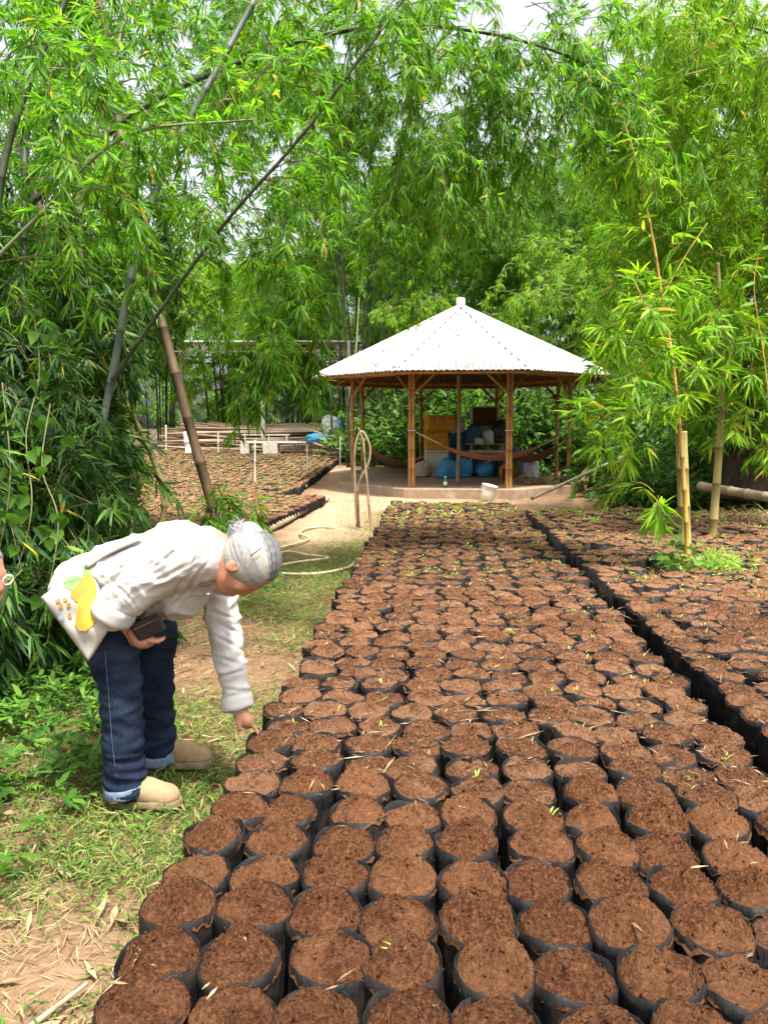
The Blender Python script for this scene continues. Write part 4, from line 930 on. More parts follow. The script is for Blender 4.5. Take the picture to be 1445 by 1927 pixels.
# heart-leaved vine on the left
def heart(L):
    out = [(0, 0), (-.28, -.06), (-.45, .12), (-.42, .38), (-.2, .7), (0, 1), (.2, .7), (.42, .38), (.45, .12), (.28, -.06)]
    V = np.array([(x*L, y*L, -.18*L*abs(x)*2-.2*L*y*y) for x, y in out]+[(0, .4*L, .02*L)])
    return V, [np.array([[i, (i+1) % 10, 10] for i in range(10)])]
vine = empty('heart_vine', P(60, 1100, 4.3)*[1, 1, 0]); tag(vine, 'heart-leaved vine climbing the dark bamboo on the left', 'vine'); vo = np.array(vine.location)
hm = [mesh('leaf', *heart(L), MAT['leaf_broad'], True) for L in (.06, .075, .09)]
rgv = np.random.default_rng(71)
for pts in ([(20, 1120, 4.2), (60, 960, 4.3), (50, 820, 4.4), (75, 700, 4.5), (60, 560, 4.6)], [(90, 1130, 4.2), (110, 980, 4.3), (80, 880, 4.35), (95, 760, 4.5)], [(-5, 1060, 4.1), (20, 900, 4.2), (5, 720, 4.3)]):
    pv = spline([P(*q)-vo for q in pts], 30); V, Fs = tube(pv, .004, 5); obj('stem', mesh('stem', V, Fs, MAT['twig'], True), vine)
    for i in range(18):
        p_ = pv[rgv.integers(0, 30)]+rgv.normal(0, .06, 3); obj('leaf', hm[rgv.integers(0, 3)], vine, p_, (rgv.uniform(-1.9, -.7), rgv.uniform(-.5, .5), rgv.uniform(-.8, .8)))
# dark trunk on the right
tb_ = P(1415, 925, 12.6)*[1, 1, 0]; tr = empty('tree', tb_); tag(tr, 'dark furrowed tree trunk leaning behind the olive bamboo', 'tree')
tp = [P(*q)-tb_ for q in ((1408, 935, 12.6), (1412, 880, 12.6), (1425, 800, 12.7), (1450, 700, 12.9), (1490, 560, 13.2), (1520, 380, 13.5))]
V, Fs = tube(spline(tp, 26), np.linspace(.46, .2, 26)*(1+.25*np.exp(-np.arange(26)/2.5)), 22); V = V+np.array([[.06*mnoise.noise(Vector(v)*np.float64(1.0)*3.1), .06*mnoise.noise(Vector(v)*3.1+Vector((9, 0, 0))), 0] for v in V])
obj('trunk', mesh('trunk', V, Fs, MAT['bark'], True), tr)
Bt = volume_branches(P(1500, 480, 13.4)-tb_, (1.3, 1.2, 1.3), 120, (.4, 1.0), .4, rgr); o = obj('crown', crown_mesh('crown', Bt, 9, 5, .13, .05, MAT['leaf_broad'], MAT['twig'], rgr, False, .008), tr); o['kind'] = 'stuff'

# ---- grass, straw, fallen leaves
rgg = np.random.default_rng(81)
def dens(x, y):
    u = bedu(x, y); n_ = np.array([.5+.9*fbm((a, b, 5), .9, 3) for a, b in zip(x, y)])
    left = sstep(.2, 1.1, -u); d = .2+1.1*n_
    d = d + .75*sstep(.9, 1.9, -u)*(y < 7) + .55*np.exp(-((x+1.0)/.35)**2-((y-2.75)/.4)**2) + .45*np.exp(-((u+.35)/.3)**2)*sstep(6.3, 8, y)*(1-sstep(9.5, 11, y))
    d = d - 1.3*np.exp(-((x+1.25)/.75)**2-((y-1.75)/.62)**2) - .35*np.exp(-((u+.55)/.35)**2)*sstep(3.0, 4.2, y)*(1-sstep(5.5, 7, y))
    d = d*(1-.93*sstep(9.0, 11.5, y)*(1-.5*sstep(.5, 0, u)))
    return np.clip(d, 0, 1.3)
def scatter(n, xr, yr, ok):
    yy = yr[0]*(yr[1]/yr[0])**rgg.random(n); xx = rgg.uniform(xr[0], xr[1], n); k = ok(xx, yy); return xx[k], yy[k]
def left_ok(x, y): return (bedu(x, y) < -.1) & (x > -.54*y-.6) & ~((x < -1.3+.12*(y-10)) & (y > 10.1) & (y < 15.5))
def tilt_dirs(n, el): a = rgg.uniform(0, 6.283, n); return np.stack([np.cos(a), np.sin(a), el], -1)
x, y = scatter(230000, (-5, 0), (1.25, 16), left_ok)
keep = rgg.random(len(x)) < dens(x, y)**1.3*.95; x, y = x[keep], y[keep]; n = len(x); print('grass', n)
L = rgg.uniform(.035, .105, n)*(1+.15*(y > 5)); V, Fs = leaf_geo(np.stack([x, y, gh(x, y)-.035+rgg.uniform(0, .02, n)+.04*rgg.random(n)**2*1.2], -1), tilt_dirs(n, rgg.uniform(.05, 1.1, n)), np.array([0, 0, 1.])+rgg.normal(0, .3, (n, 3)), L, L*rgg.uniform(.055, .11, n), False, rgg, .5)
tag(obj('grass', mesh('grass', V, Fs, MAT['grass'])), 'creeping green grass over the trodden ground left of the beds', 'grass', kind='stuff')
x, y = scatter(9000, (-4.2, -.6), (1.6, 7.5), lambda x, y: left_ok(x, y) & (bedu(x, y) < -.75))
keep = rgg.random(len(x)) < np.clip(dens(x, y)-.55, 0, 1)*(y > 2.1); x, y = x[keep], y[keep]; n = len(x)
tb = np.stack([x, y, rgg.uniform(.01, .12, n)*(1+.8*sstep(1.6, 2.6, -bedu(x, y)))], -1); b, d, up, ln, wd = fans(tb, tilt_dirs(n, rgg.uniform(.1, .9, n)), 5, .075, .028, rgg, .1, 80)
V, Fs = leaf_geo(b, d, up*.3+np.array([0, 0, 1.]), ln, wd, True, rgg, .2)
tag(obj('weeds', mesh('weeds', V, Fs, MAT['leaf_broad'])), 'low broad-leaved weeds under the bamboo behind the woman', 'weeds', kind='stuff')
def strawset(name, x, y, z, L, W_, label, cat, mat='straw', el=.12, curl=.1):
    n = len(x); V, Fs = leaf_geo(np.stack([x, y, z], -1), tilt_dirs(n, rgg.normal(0, el, n)), np.array([0, 0, 1.])+rgg.normal(0, .25, (n, 3)), L, W_, False, rgg, curl)
    return tag(obj(name, mesh(name, V, Fs, MAT[mat])), label, cat, kind='stuff')
x, y = scatter(48000, (-4, 0), (1.2, 17), left_ok); n = len(x); keep = rgg.random(n) < np.clip(.35+.5*(1-dens(x, y)), .1, 1)*(1-.7*sstep(9.5, 11, y)); x, y = x[keep], y[keep]; n = len(x)
strawset('straw_litter', x, y, -.022+rgg.uniform(0, .02, n), rgg.uniform(.03, .15, n), rgg.uniform(.0015, .005, n), 'dry straw strewn over the ground left of the beds', 'straw')
x, y = scatter(750, (-3, 0), (1.25, 9), left_ok); n = len(x)
strawset('dry_leaves', x, y, -.012+rgg.uniform(0, .02, n), rgg.uniform(.07, .17, n), rgg.uniform(.012, .026, n), 'fallen dry bamboo leaves on the bare ground and grass', 'leaves')
sl_ = np.array([(s[0], s[1]) for s in slots]); pk = sl_[rgg.integers(0, len(sl_), 8200)]
pk = pk[pk[:, 1] > 2.7]; n = len(pk); far = pk[:, 1] > 6
strawset('dry_leaves', pk[:, 0]+rgg.uniform(-.09, .09, n), pk[:, 1]+rgg.uniform(-.09, .09, n), ZT+.004+rgg.uniform(0, .012, n), np.where(rgg.random(n) < .2, rgg.uniform(.06, .15, n), rgg.uniform(.02, .06, n)), rgg.uniform(.002, .007, n)*(1+far*.5), 'dry leaf scraps and straw scattered over the planter bags', 'leaves', el=.2)
pk = sl_[(sl_[:, 1] < 2.8)]; pk = pk[rgg.integers(0, len(pk), 46)]; n = 46
strawset('dry_leaves', pk[:, 0]+rgg.uniform(-.05, .05, n), pk[:, 1]+rgg.uniform(-.05, .05, n), ZT+.045+0*pk[:, 0], rgg.uniform(.02, .075, n), rgg.uniform(.003, .009, n), 'few pale leaf scraps on the freshly heaped bags', 'leaves', el=.2)
# seedlings on the far bags and the left bed
rr_ = np.array([r[:2] for r in rest]); n = 1000; pk = rr_[rgg.integers(0, len(rr_), n)]; pk = pk+rgg.uniform(-.07, .07, (n, 2))
b, d, up, ln, wd = fans(np.stack([pk[:, 0], pk[:, 1], np.full(n, ZT+.02)], -1), tilt_dirs(n, rgg.uniform(.3, 1.2, n)), 3, .05, .012, rgg, .05, 70); far = pk[np.repeat(np.arange(n), 3), 1] > 10.5
V, Fs = leaf_geo(b, d, up, ln*(1+far*.9), wd*(1+far*1.0), False, rgg, .3)
tag(obj('seedlings', mesh('seedlings', V, Fs, MAT['sprout'])), 'pale seedlings sprouting in the far planter bags', 'seedlings', kind='stuff')
lpa = np.array(lp); n = 3000; pk = lpa[rgg.integers(0, len(lpa), n)]+rgg.uniform(-.08, .08, (n, 2))
b, d, up, ln, wd = fans(np.stack([pk[:, 0], pk[:, 1], gh(pk[:, 0], pk[:, 1])+ZT-.04], -1), tilt_dirs(n, rgg.uniform(.3, 1.2, n)), 3, .085, .022, rgg, .05, 70)
V, Fs = leaf_geo(b, d, up, ln, wd, False, rgg, .3); tag(obj('seedlings', mesh('seedlings', V, Fs, MAT['grass'])), 'green and straw-coloured seedlings over the left seedling bed', 'seedlings', kind='stuff')
n = 9000; pk = lpa[rgg.integers(0, len(lpa), n)]+rgg.uniform(-.09, .09, (n, 2))
strawset('dry_leaves', pk[:, 0], pk[:, 1], gh(pk[:, 0], pk[:, 1])+ZT-.05, rgg.uniform(.08, .2, n), rgg.uniform(.01, .03, n), 'dry bamboo leaves lying over the left seedling bed', 'leaves', el=.2)
# straw heaps
def heap(c, r, n, label, hgt):
    q = rgg.normal(0, .45, (n, 2)); z = hgt*np.exp(-(q**2).sum(1)*1.2)*rgg.random(n)**.5; c = np.array(c)
    strawset('straw_heap', c[0]+q[:, 0]*r[0], c[1]+q[:, 1]*r[1], c[2]+z, rgg.uniform(.15, .45, n), rgg.uniform(.006, .014, n), label, 'straw heap', el=.45, curl=.4)
heap(GG(985, 925), (.9, .45, 0), 900, 'heap of dry straw and stalks against the slab beside the white bucket', .34)
heap(P(1400, 975, 10.6)*[1, 1, 0], (1.2, .7, 0), 1700, 'heap of pale dry straw under the fallen culm right of the olive bamboo', .42)
heap(GG(735, 900)+np.array([0, 3.8, 0]), (.9, .6, 0), 700, 'dry stalks piled behind the tan hammock', .3)

# ------------------------------------------------------------------ poles, hose, hoop, stakes
def lying_pole(pts, r0, r1, label, mat='dry_pole', cat='pole', name='bamboo_pole', group=None, node=.4):
    pts = np.asarray(pts, float); o = culm(name, pts, r0, r1, MAT[mat], node=node); tag(o, label, cat, group); return o
a = G(455, 1022, .05); b = G(617, 938, .05)
lying_pole([a, (a+b)/2+[0.02, 0, .01], b], .055, .045, 'long thick bamboo pole lying beside the path along the bed edge')
lying_pole([GG(573, 916, .05), GG(598, 893, .06)], .05, .045, 'short bamboo pole lying at the corner of the far left bed')
lying_pole([GG(588, 905, .05), GG(612, 886, .06)], .04, .035, 'thin bamboo pole beside the short pole at the far bed corner')
a = G(1000, 938, .26); b = P(1186, 853, 15.0)
lying_pole([a, (a+b)/2, b], .032, .03, 'pale grey bamboo pole slanting up from the bed towards the shrubs', 'dry_pole')
a = P(1318, 915, 12.0); b = P(1475, 940, 9.8)
lying_pole([a, (a+b)/2, b], .07, .06, 'thick pale fallen bamboo culm resting on the straw heap')
a = G(40, 1945, .0); b = G(165, 1850, .02); lying_pole([a, (a+b)/2, b], .008, .006, 'thin dry bamboo stick on bare earth beside the heaped bags', cat='stick', name='dry_stick')
hp = [G(*q, .012) for q in ((628, 993), (600, 992), (572, 996), (566, 1005), (582, 1013), (560, 1022), (520, 1033), (490, 1048), (540, 1038), (575, 1044), (618, 1050), (560, 1058), (480, 1074), (540, 1080), (600, 1079), (648, 1070), (664, 1062), (668, 1056))]
V, Fs = tube(spline(hp, 150), .016, 8); tag(obj('hose', mesh('hose', V, Fs, MAT['hose'], True)), 'pale yellow garden hose winding over the grass beside the bed', 'hose')
HB = G(674, 992); ho = np.array([HB[0], HB[1], 0]); hoop = empty('bamboo_hoop', ho); tag(hoop, 'arched split-bamboo hoop with stakes standing at the long bed corner', 'hoop')
z8 = lambda l, D: [P(640+x/8.38, 780+y/8.38, D)-ho for x, y in l]
V, Fs = tube(spline(z8([(268, 1785), (240, 1300), (228, 900), (230, 580), (262, 400), (325, 268), (390, 315), (450, 440), (475, 600), (445, 770), (355, 950), (285, 1110), (272, 1230)], HB[1]), 60), .017, 8); obj('bent_rod', mesh('bent_rod', V, Fs, MAT['post_dull'], True), hoop)
obj('dark_stake', culm_mesh('dark_stake', z8([(303, 1790), (285, 1450), (275, 1200)], HB[1]-.03), .018, .017, MAT['dark_wood'], node=.3), hoop)
obj('stake', culm_mesh('stake', z8([(490, 1850), (430, 1150), (395, 800), (352, 330), (285, 210)], HB[1]-.15), .022, .014, MAT['post_dull'], node=.35), hoop)
GSK = 'thin stakes standing in the left bed'
for (px, p0, p1, r, D) in ((411, 848, 812, .035, 26), (480, 898, 828, .018, 16), (578, 880, 838, .018, 19), (640, 868, 822, .018, 22), (313, 842, 800, .03, 27)):
    b = P(px, p0, D); tpx = P(px, p1, D); o = culm('stake', [b-[0, 0, .1], (b+tpx)/2, tpx], r, r, MAT['conc_white'], node=.6, sides=7); tag(o, 'thin pale stake standing in the seedling bed before the pole stack', 'stake', GSK)
b = P(355, 846, 25); tp_ = P(349, 812, 25); tag(culm('marker_post', [b-[0, 0, .1], (b+tp_)/2, tp_], .1, .09, MAT['white_paint'], node=1.0, sides=7), 'short white painted post behind the leaning brown culm', 'post')
# stack of poles and shed
rgk = np.random.default_rng(91)
def pole_stack(name, px0, px1, ytop, ybot, D, n, label):
    mb = MB(); a = P(px0, ybot, D); b = P(px1, ybot, D); a[2] = float(gh(0, D))+.04; h = P(px0, ytop, D)[2]-a[2]
    for i in range(n):
        zz = a[2]+h*(i/n)+rgk.uniform(-.04, .04); L0 = rgk.uniform(0, .35); L1 = rgk.uniform(.65, 1.0); yo_ = rgk.uniform(-.9, .9)*(1-.6*i/n)
        p0 = a+(b-a)*L0; p1 = a+(b-a)*L1; mid = (p0+p1)/2; dz = rgk.normal(0, .12); mid = mid+[0, rgk.normal(0, .1), -rgk.uniform(0, .18)]
        mb.tube(spline([np.array([p0[0], D+yo_, zz+dz]), np.array([mid[0], D+yo_+rgk.normal(0, .1), zz-.05*rgk.random()]), np.array([p1[0], D+yo_, zz-dz*.6])], 6), rgk.uniform(.03, .055), 6)
    o = obj(name, mb.mesh(name, MAT['post_dull'], True)); tag(o, label, 'poles', kind='stuff')
pole_stack('pole_stack', 300, 690, 802, 852, 27.5, 120, 'long stack of weathered bamboo poles before the dark thicket')
pole_stack('pole_stack', 580, 690, 824, 852, 25.0, 34, 'lower stack of poles below the blue tarpaulin')
sd = empty('shed', P(500, 845, 29)*[1, 1, 0]+[0, 0, .55]); tag(sd, 'open shed with pale sheet roof on thin posts in the bamboo', 'shed'); so2 = np.array(sd.location)
for (px, D, r, mt) in ((495, 27, .085, 'conc_white'), (458, 30, .09, 'post_dull'), (591, 29.5, .08, 'post_dull'), (656, 25.5, .085, 'conc_white'), (345, 29, .08, 'conc_white')):
    x = P(px, 800, D)[0]; obj('post', culm_mesh('post', [np.array([x, D, .3])-so2, np.array([x, D, 2.5])-so2, np.array([x, D, 4.25])-so2], r, r, MAT[mt], node=1.2, sides=8, bul=1.02), sd)
obj('roof_sheet', MB().box(np.array([P(490, 652, 29)[0], 29, 4.62])-so2, (7.6, 5.6, .05), tilt=(.09, 0)).mesh('roof_sheet', MAT['metal_roof']), sd)
for D in (26.4, 31.4):
    for z_ in (4.05, 4.3): obj('truss_chord', MB().box(np.array([P(490, 652, 29)[0], D, z_])-so2, (7.4, .05, .05)).mesh('truss_chord', MAT['post_dull']), sd)
    for q in range(12):
        x = P(490, 652, 29)[0]-3.5+q*.62; p0 = np.array([x, D, 4.07])-so2; p1 = np.array([x+.31*(1 if q % 2 else -1), D, 4.28])-so2
        V, Fs = tube([p0, p1], .016, 5); obj('truss_web', mesh('truss_web', V, Fs, MAT['post_dull']), sd)
# white bench
wb = empty('white_bench', P(505, 850, 25.8)*[1, 1, 0]+[0, 0, float(gh(0, 25.8))]); tag(wb, 'white painted machine bench standing before the pole stack', 'bench')
for (c, s_) in (((-.75, 0, .25), (.3, .5, .5)), ((.1, 0, .25), (.5, .55, .5))): obj('pedestal', MB().box(c, s_, bev=.02).mesh('pedestal', MAT['conc_white']), wb)
obj('bench_top', MB().box((.2, 0, .53), (2.2, .5, .06), bev=.015).mesh('bench_top', MAT['conc_white']), wb)
obj('back_rail', MB().box((-.1, .22, .78), (1.6, .05, .05), bev=.01).mesh('back_rail', MAT['conc_white']), wb)
for x in (-.8, 0, .6): obj('rail_post', MB().box((x, .22, .655), (.04, .04, .19)).mesh('rail_post', MAT['conc_white']), wb)
V, Fs = lathe([(.28, -.02), (.3, -.03), (.32, 0), (.3, .03), (.28, .02)], 20); w_ = obj('wheel', mesh('wheel', V, Fs, MAT['dark_wood'], True), wb, (1.15, -.1, .32), (math.pi/2, 0, .3))
for q in range(4): V, Fs = tube([(math.cos(q*.785)*.28, math.sin(q*.785)*.28, 0), (-math.cos(q*.785)*.28, -math.sin(q*.785)*.28, 0)], .012, 5); obj('spoke', mesh('spoke', V, Fs, MAT['dark_wood']), w_)
def tarp(px, py, D, size, mat, label, seed): sack('tarpaulin', P(px, py, D), size, MAT[mat], label, 'tarpaulin', seed)
tarp(603, 834, 25.2, (.95, .6, .32), 'blue_sack', 'bright blue tarpaulin bundle on the lower pole stack', 31)
tarp(625, 822, 26.3, (.75, .6, .5), 'white_sack', 'grey-white crumpled sheet on the pole stack beside blue plastic', 32)
tarp(638, 812, 26.6, (.5, .5, .4), 'blue_sack', 'small blue plastic scrap beside the grey-white sheet', 33)
tarp(622, 808, 26.9, (.6, .5, .5), 'white_sack', 'upper white sack topping the pole stack near the concrete post', 34)
lying_pole([P(662, 870, 19), P(655, 790, 19.2), P(668, 680, 19.6), P(676, 560, 20)], .03, .015, 'thin young culm leaning up beside the shelter left side', 'culm_green', 'pole', 'bamboo_cane')

# ------------------------------------------------------------------ people: distance-field bodies
def smin(a, b, k):
    h = np.clip(.5+.5*(b-a)/k, 0, 1); return b+(a-b)*h-k*h*(1-h)
class SDF:
    def __init__(s, lo, hi, h):
        s.lo = np.array(lo); s.h = h; s.n = np.ceil((np.array(hi)-s.lo)/h).astype(int)+1
        s.f = np.full(s.n, .3, np.float32)
    def _win(s, lo, hi):
        a = np.maximum(0, np.floor((lo-s.lo)/s.h).astype(int)); b = np.minimum(s.n, np.ceil((hi-s.lo)/s.h).astype(int)+1)
        if np.any(b <= a): return None
        g = [s.lo[i]+s.h*np.arange(a[i], b[i]) for i in range(3)]
        return tuple(slice(a[i], b[i]) for i in range(3)), np.stack(np.meshgrid(*g, indexing='ij'), -1)
    def _put(s, w_, d, k, op):
        cur = s.f[w_]; s.f[w_] = smin(cur, d, k) if op == 'u' else np.maximum(cur, -d)
    def cone(s, a, b, ra, rb, k=.025, op='u'):
        a, b = np.array(a, float), np.array(b, float); m = max(ra, rb)+.09
        q = s._win(np.minimum(a, b)-m, np.maximum(a, b)+m)
        if q is None: return s
        w_, X = q; ab = b-a; t = np.clip(((X-a)@ab)/max(ab@ab, 1e-9), 0, 1)
        d = np.linalg.norm(X-a-t[..., None]*ab, axis=-1)-(ra+(rb-ra)*t); s._put(w_, d, k, op); return s
    def ell(s, c, r, axes=np.eye(3), k=.02, op='u', cut=None):
        c = np.array(c, float); r = np.array(r, float); m = r.max()+.09; q = s._win(c-m, c+m)
        if q is None: return s
        w_, X = q; L = (X-c)@np.array(axes).T; nn = np.linalg.norm(L/r, axis=-1); g = np.linalg.norm(L/(r*r), axis=-1)
        d = nn*(nn-1)/np.maximum(g, 1e-6)
        if cut is not None: d = np.maximum(d, cut(L))
        s._put(w_, d, k, op); return s
    def plane(s, z): 
        zz = s.lo[2]+s.h*np.arange(s.n[2]); s.f = np.maximum(s.f, (z-zz)[None, None, :]); return s
    def mesh(s):
        f = s.f; sg = f < 0; n = f.shape; c = [slice(0, -1), slice(1, None)]
        cnt = np.zeros([q-1 for q in n]); acc = np.zeros([q-1 for q in n]+[3])
        cor = [(i, j, k) for i in (0, 1) for j in (0, 1) for k in (0, 1)]
        for A in cor:
            for ax in range(3):
                if A[ax]: continue
                Bc = list(A); Bc[ax] = 1; fa = f[c[A[0]], c[A[1]], c[A[2]]]; fb = f[c[Bc[0]], c[Bc[1]], c[Bc[2]]]
                m = (fa < 0) != (fb < 0)
                if not m.any(): continue
                t = fa[m]/(fa[m]-fb[m]); p = np.zeros((len(t), 3)); p[:] = A; p[:, ax] += t; acc[m] += p; cnt[m] += 1
        ok = cnt > 0; idx = np.full(cnt.shape, -1, np.int64); ids = np.argwhere(ok); idx[ok] = np.arange(len(ids))
        V = s.lo + s.h*(ids+acc[ok]/cnt[ok][:, None]); F = []
        for ax in range(3):
            o1, o2 = [(1, 2), (2, 0), (0, 1)][ax]
            sl0 = [slice(None)]*3; sl1 = [slice(None)]*3; sl0[ax] = slice(0, -1); sl1[ax] = slice(1, None)
            a_, b_ = sg[tuple(sl0)], sg[tuple(sl1)]; e = np.argwhere(a_ != b_); e = e[(e[:, o1] > 0) & (e[:, o2] > 0) & (e[:, o1] < n[o1]-1) & (e[:, o2] < n[o2]-1)]
            if not len(e): continue
            def ii(d1, d2):
                q = e.copy(); q[:, o1] -= d1; q[:, o2] -= d2; return idx[q[:, 0], q[:, 1], q[:, 2]]
            Q = np.stack([ii(1, 1), ii(0, 1), ii(0, 0), ii(1, 0)], -1); flip = ~a_[e[:, 0], e[:, 1], e[:, 2]]; Q[flip] = Q[flip][:, ::-1]; F.append(Q)
        return V, np.concatenate(F)
def normals(V, F):
    n = np.cross(V[F[:, 2]]-V[F[:, 0]], V[F[:, 3]]-V[F[:, 1]]); N = np.zeros_like(V)
    for q in range(4): np.add.at(N, F[:, q], n)
    return nrm(N)
def smooth_mesh(V, F, it=2):
    for _ in range(it):
        A = np.zeros_like(V); c = np.zeros(len(V))
        for q in range(4):
            np.add.at(A, F[:, q], V[F[:, (q+1) % 4]]); np.add.at(c, F[:, q], 1); np.add.at(A, F[:, q], V[F[:, (q-1) % 4]]); np.add.at(c, F[:, q], 1)
        V = .4*V+.6*A/c[:, None]
    return V
def part(name, sdf, mat, parent, org, wr=None, it=2, attr=None):
    V, F = sdf.mesh(); V = smooth_mesh(V, F, it)
    if wr is not None: N_ = normals(V, F); V = V+N_*wr(V)[:, None]
    at = {k: fn(V) for k, fn in attr.items()} if attr else None
    return obj(name, mesh(name, V-org, [F], mat, True, attr=at), parent)
def head(s, C, ec, ef, k=1.0, skin=True):
    """cranium, jaw, nose, brow, lips, ears; ec = crown direction, ef = face direction"""
    es = np.cross(ec, ef); A = np.array([ec, ef, es]); L = lambda c, f, q=0: C+k*(c*ec+f*ef+q*es)
    s.ell(L(.02, -.008), np.array([.092, .1, .076])*k, A); s.ell(L(-.05, .032), np.array([.075, .066, .061])*k, A, .03); s.ell(L(-.1, .062), np.array([.024, .028, .03])*k, A, .03)
    s.cone(L(-.002, .09), L(-.042, .1), .011*k, .0145*k, .014); s.ell(L(.012, .088), np.array([.012, .012, .045])*k, A, .015)
    s.ell(L(-.078, .09), np.array([.012, .014, .026])*k, A, .012)
    for sg in (-1, 1):
        s.ell(L(-.012, .097, sg*.032), np.array([.012, .016, .017])*k, A, .008, 'd'); s.ell(L(-.012, .082, sg*.032), np.array([.011, .011, .013])*k, A, .004)
        s.ell(L(-.035, .07, sg*.04), np.array([.022, .02, .022])*k, A, .02)
        s.ell(L(-.026, -.003, sg*.079), np.array([.038, .024, .013])*k, A, .006); s.ell(L(-.022, .003, sg*.094), np.array([.022, .012, .008])*k, A, .004, 'd')
    return L
def finger(s, pts, r0, r1):
    for i in range(len(pts)-1):
        a, b = i/(len(pts)-1), (i+1)/(len(pts)-1); s.cone(pts[i], pts[i+1], r0+(r1-r0)*a, r0+(r1-r0)*b, .006)

# ---- the stooping woman
wo = np.array([G(265, 1515)[0], 3.15, 0.]); wom = empty('person', wo); tag(wom, 'person in white shirt and jeans stooping to point at a planter bag', 'person')
PX = P
lo, hi = np.array([-1.55, 2.6, -.02]), np.array([-.35, 3.65, 1.3])
Hc = PX(466, 1060, 2.93); ec = nrm(np.array([.965, -.03, .25])); ef = nrm(np.array([.25, -.12, -.97])); ef = nrm(ef-ec*(ef@ec))
body = SDF(lo, hi, .0065); Lh = head(body, Hc, ec, ef, 1.08)
SHN, SHF = PX(345, 1043, 2.90), PX(402, 1068, 3.26); EN, EF = PX(216, 1142, 2.90), PX(425, 1198, 3.24); WN, WF = PX(258, 1202, 2.97), PX(453, 1340, 3.17)
PEL = PX(190, 1120, 3.2); HN, HF = PX(205, 1150, 3.07), PX(262, 1155, 3.33); KN, KF = PX(230, 1322, 3.03), PX(290, 1292, 3.36); AN, AF = PX(238, 1478, 3.03), PX(302, 1420, 3.39)
NK = PX(405, 1048, 3.03)
body.cone(Lh(-.05, -.02), NK, .052, .058, .03)
body.cone(NK, PX(330, 1060, 3.08), .1, .11); body.cone(PX(330, 1060, 3.08), PEL, .11, .12); body.cone(SHN, SHF, .06, .06, .05)
for (a, b, c_) in ((SHN, EN, WN), (SHF, EF, WF)): body.cone(a, b, .05, .042); body.cone(b, c_, .04, .026)
for (a, b, c_) in ((HN, KN, AN), (HF, KF, AF)): body.cone(a, b, .085, .06); body.cone(b, c_, .055, .04); body.cone(c_, c_+[.12, -.02, -.04], .03, .025)
# near hand cupped under the wallet
body.cone(WN, PX(272, 1207, 2.96), .027, .026); body.cone(PX(268, 1205, 2.97), PX(286, 1206, 2.95), .024, .019)
for q, (dy, ln) in enumerate(((0.0, 1.0), (.022, .96), (.042, .86))): finger(body, [PX(282, 1206, 2.93+dy), PX(298, 1207-q, 2.92+dy), PX(308+q, 1203-2*q, 2.93+dy)], .0105, .0075)
finger(body, [PX(266, 1198, 2.99), PX(276, 1190, 3.03), PX(290, 1186, 3.05)], .012, .009); finger(body, [PX(282, 1205, 2.985), PX(294, 1205, 2.99), PX(300, 1201, 2.99)], .0095, .0075)
# far hand pointing into the soil
FT = G(487, 1382, .246)
body.cone(WF, PX(461, 1352, 3.165), .026, .029); body.cone(PX(456, 1350, 3.17), PX(468, 1358, 3.15), .026, .022)
finger(body, [PX(468, 1355, 3.15), PX(478, 1367, 3.145), FT], .0115, .0075)
finger(body, [PX(450, 1348, 3.15), PX(449, 1360, 3.14), PX(452, 1372, 3.13)], .0125, .009)
for q, dy in enumerate((.022, .04, .055)): finger(body, [PX(468, 1356, 3.15+dy), PX(473, 1366-q, 3.14+dy), PX(464, 1368-q, 3.13+dy), PX(460, 1360, 3.13+dy)], .0105, .0085)
part('body', body, MAT['skin'], wom, wo, it=1)
# shirt
sh = SDF(lo, hi, .0068)
for dy in (-.085, .075): 
    sh.cone(PX(150, 1108, 3.2+dy), PX(230, 1075, 3.17+dy), .115, .115, .05); sh.cone(PX(230, 1075, 3.17+dy), PX(335, 1044, 3.07+dy), .115, .12, .05); sh.cone(PX(335, 1044, 3.07+dy), PX(390, 1050, 3.04+dy), .12, .085, .05)
sh.cone(PX(250, 1105, 3.15), PX(335, 1110, 3.08), .11, .11, .06); sh.cone(PX(300, 1115, 3.1), PX(345, 1098, 3.08), .1, .1, .06); sh.cone(SHN, SHF, .08, .075, .06)
sh.cone(SHN, EN, .088, .07, .04); sh.cone(EN, PX(210, 1155, 2.90), .066, .062, .02); sh.cone(SHF, EF, .078, .066, .04); sh.cone(EF, PX(447, 1322, 3.18), .064, .053, .03)
sh.cone(NK+[.0, 0, .0], PX(385, 1048, 3.05), .066, .1, .04)
sh.cone(NK+[.012, -.01, 0], NK+[.09, -.03, .01], .055, .055, .0, 'd')
CREASE = [(317, 1033, 247, 1095), (338, 1030, 265, 1088), (300, 1050, 236, 1112), (357, 1060, 265, 1108), (232, 1122, 214, 1092), (246, 1128, 226, 1104), (378, 1075, 330, 1132), (352, 1082, 302, 1142), (366, 1090, 322, 1150), (180, 1030, 260, 1000), (200, 1046, 300, 1010), (398, 1112, 440, 1128), (402, 1150, 446, 1168), (408, 1196, 442, 1216), (412, 1236, 452, 1250), (418, 1272, 456, 1262), (420, 1296, 460, 1300), (425, 1180, 448, 1192), (330, 1010, 372, 1034), (250, 1060, 200, 1085)]
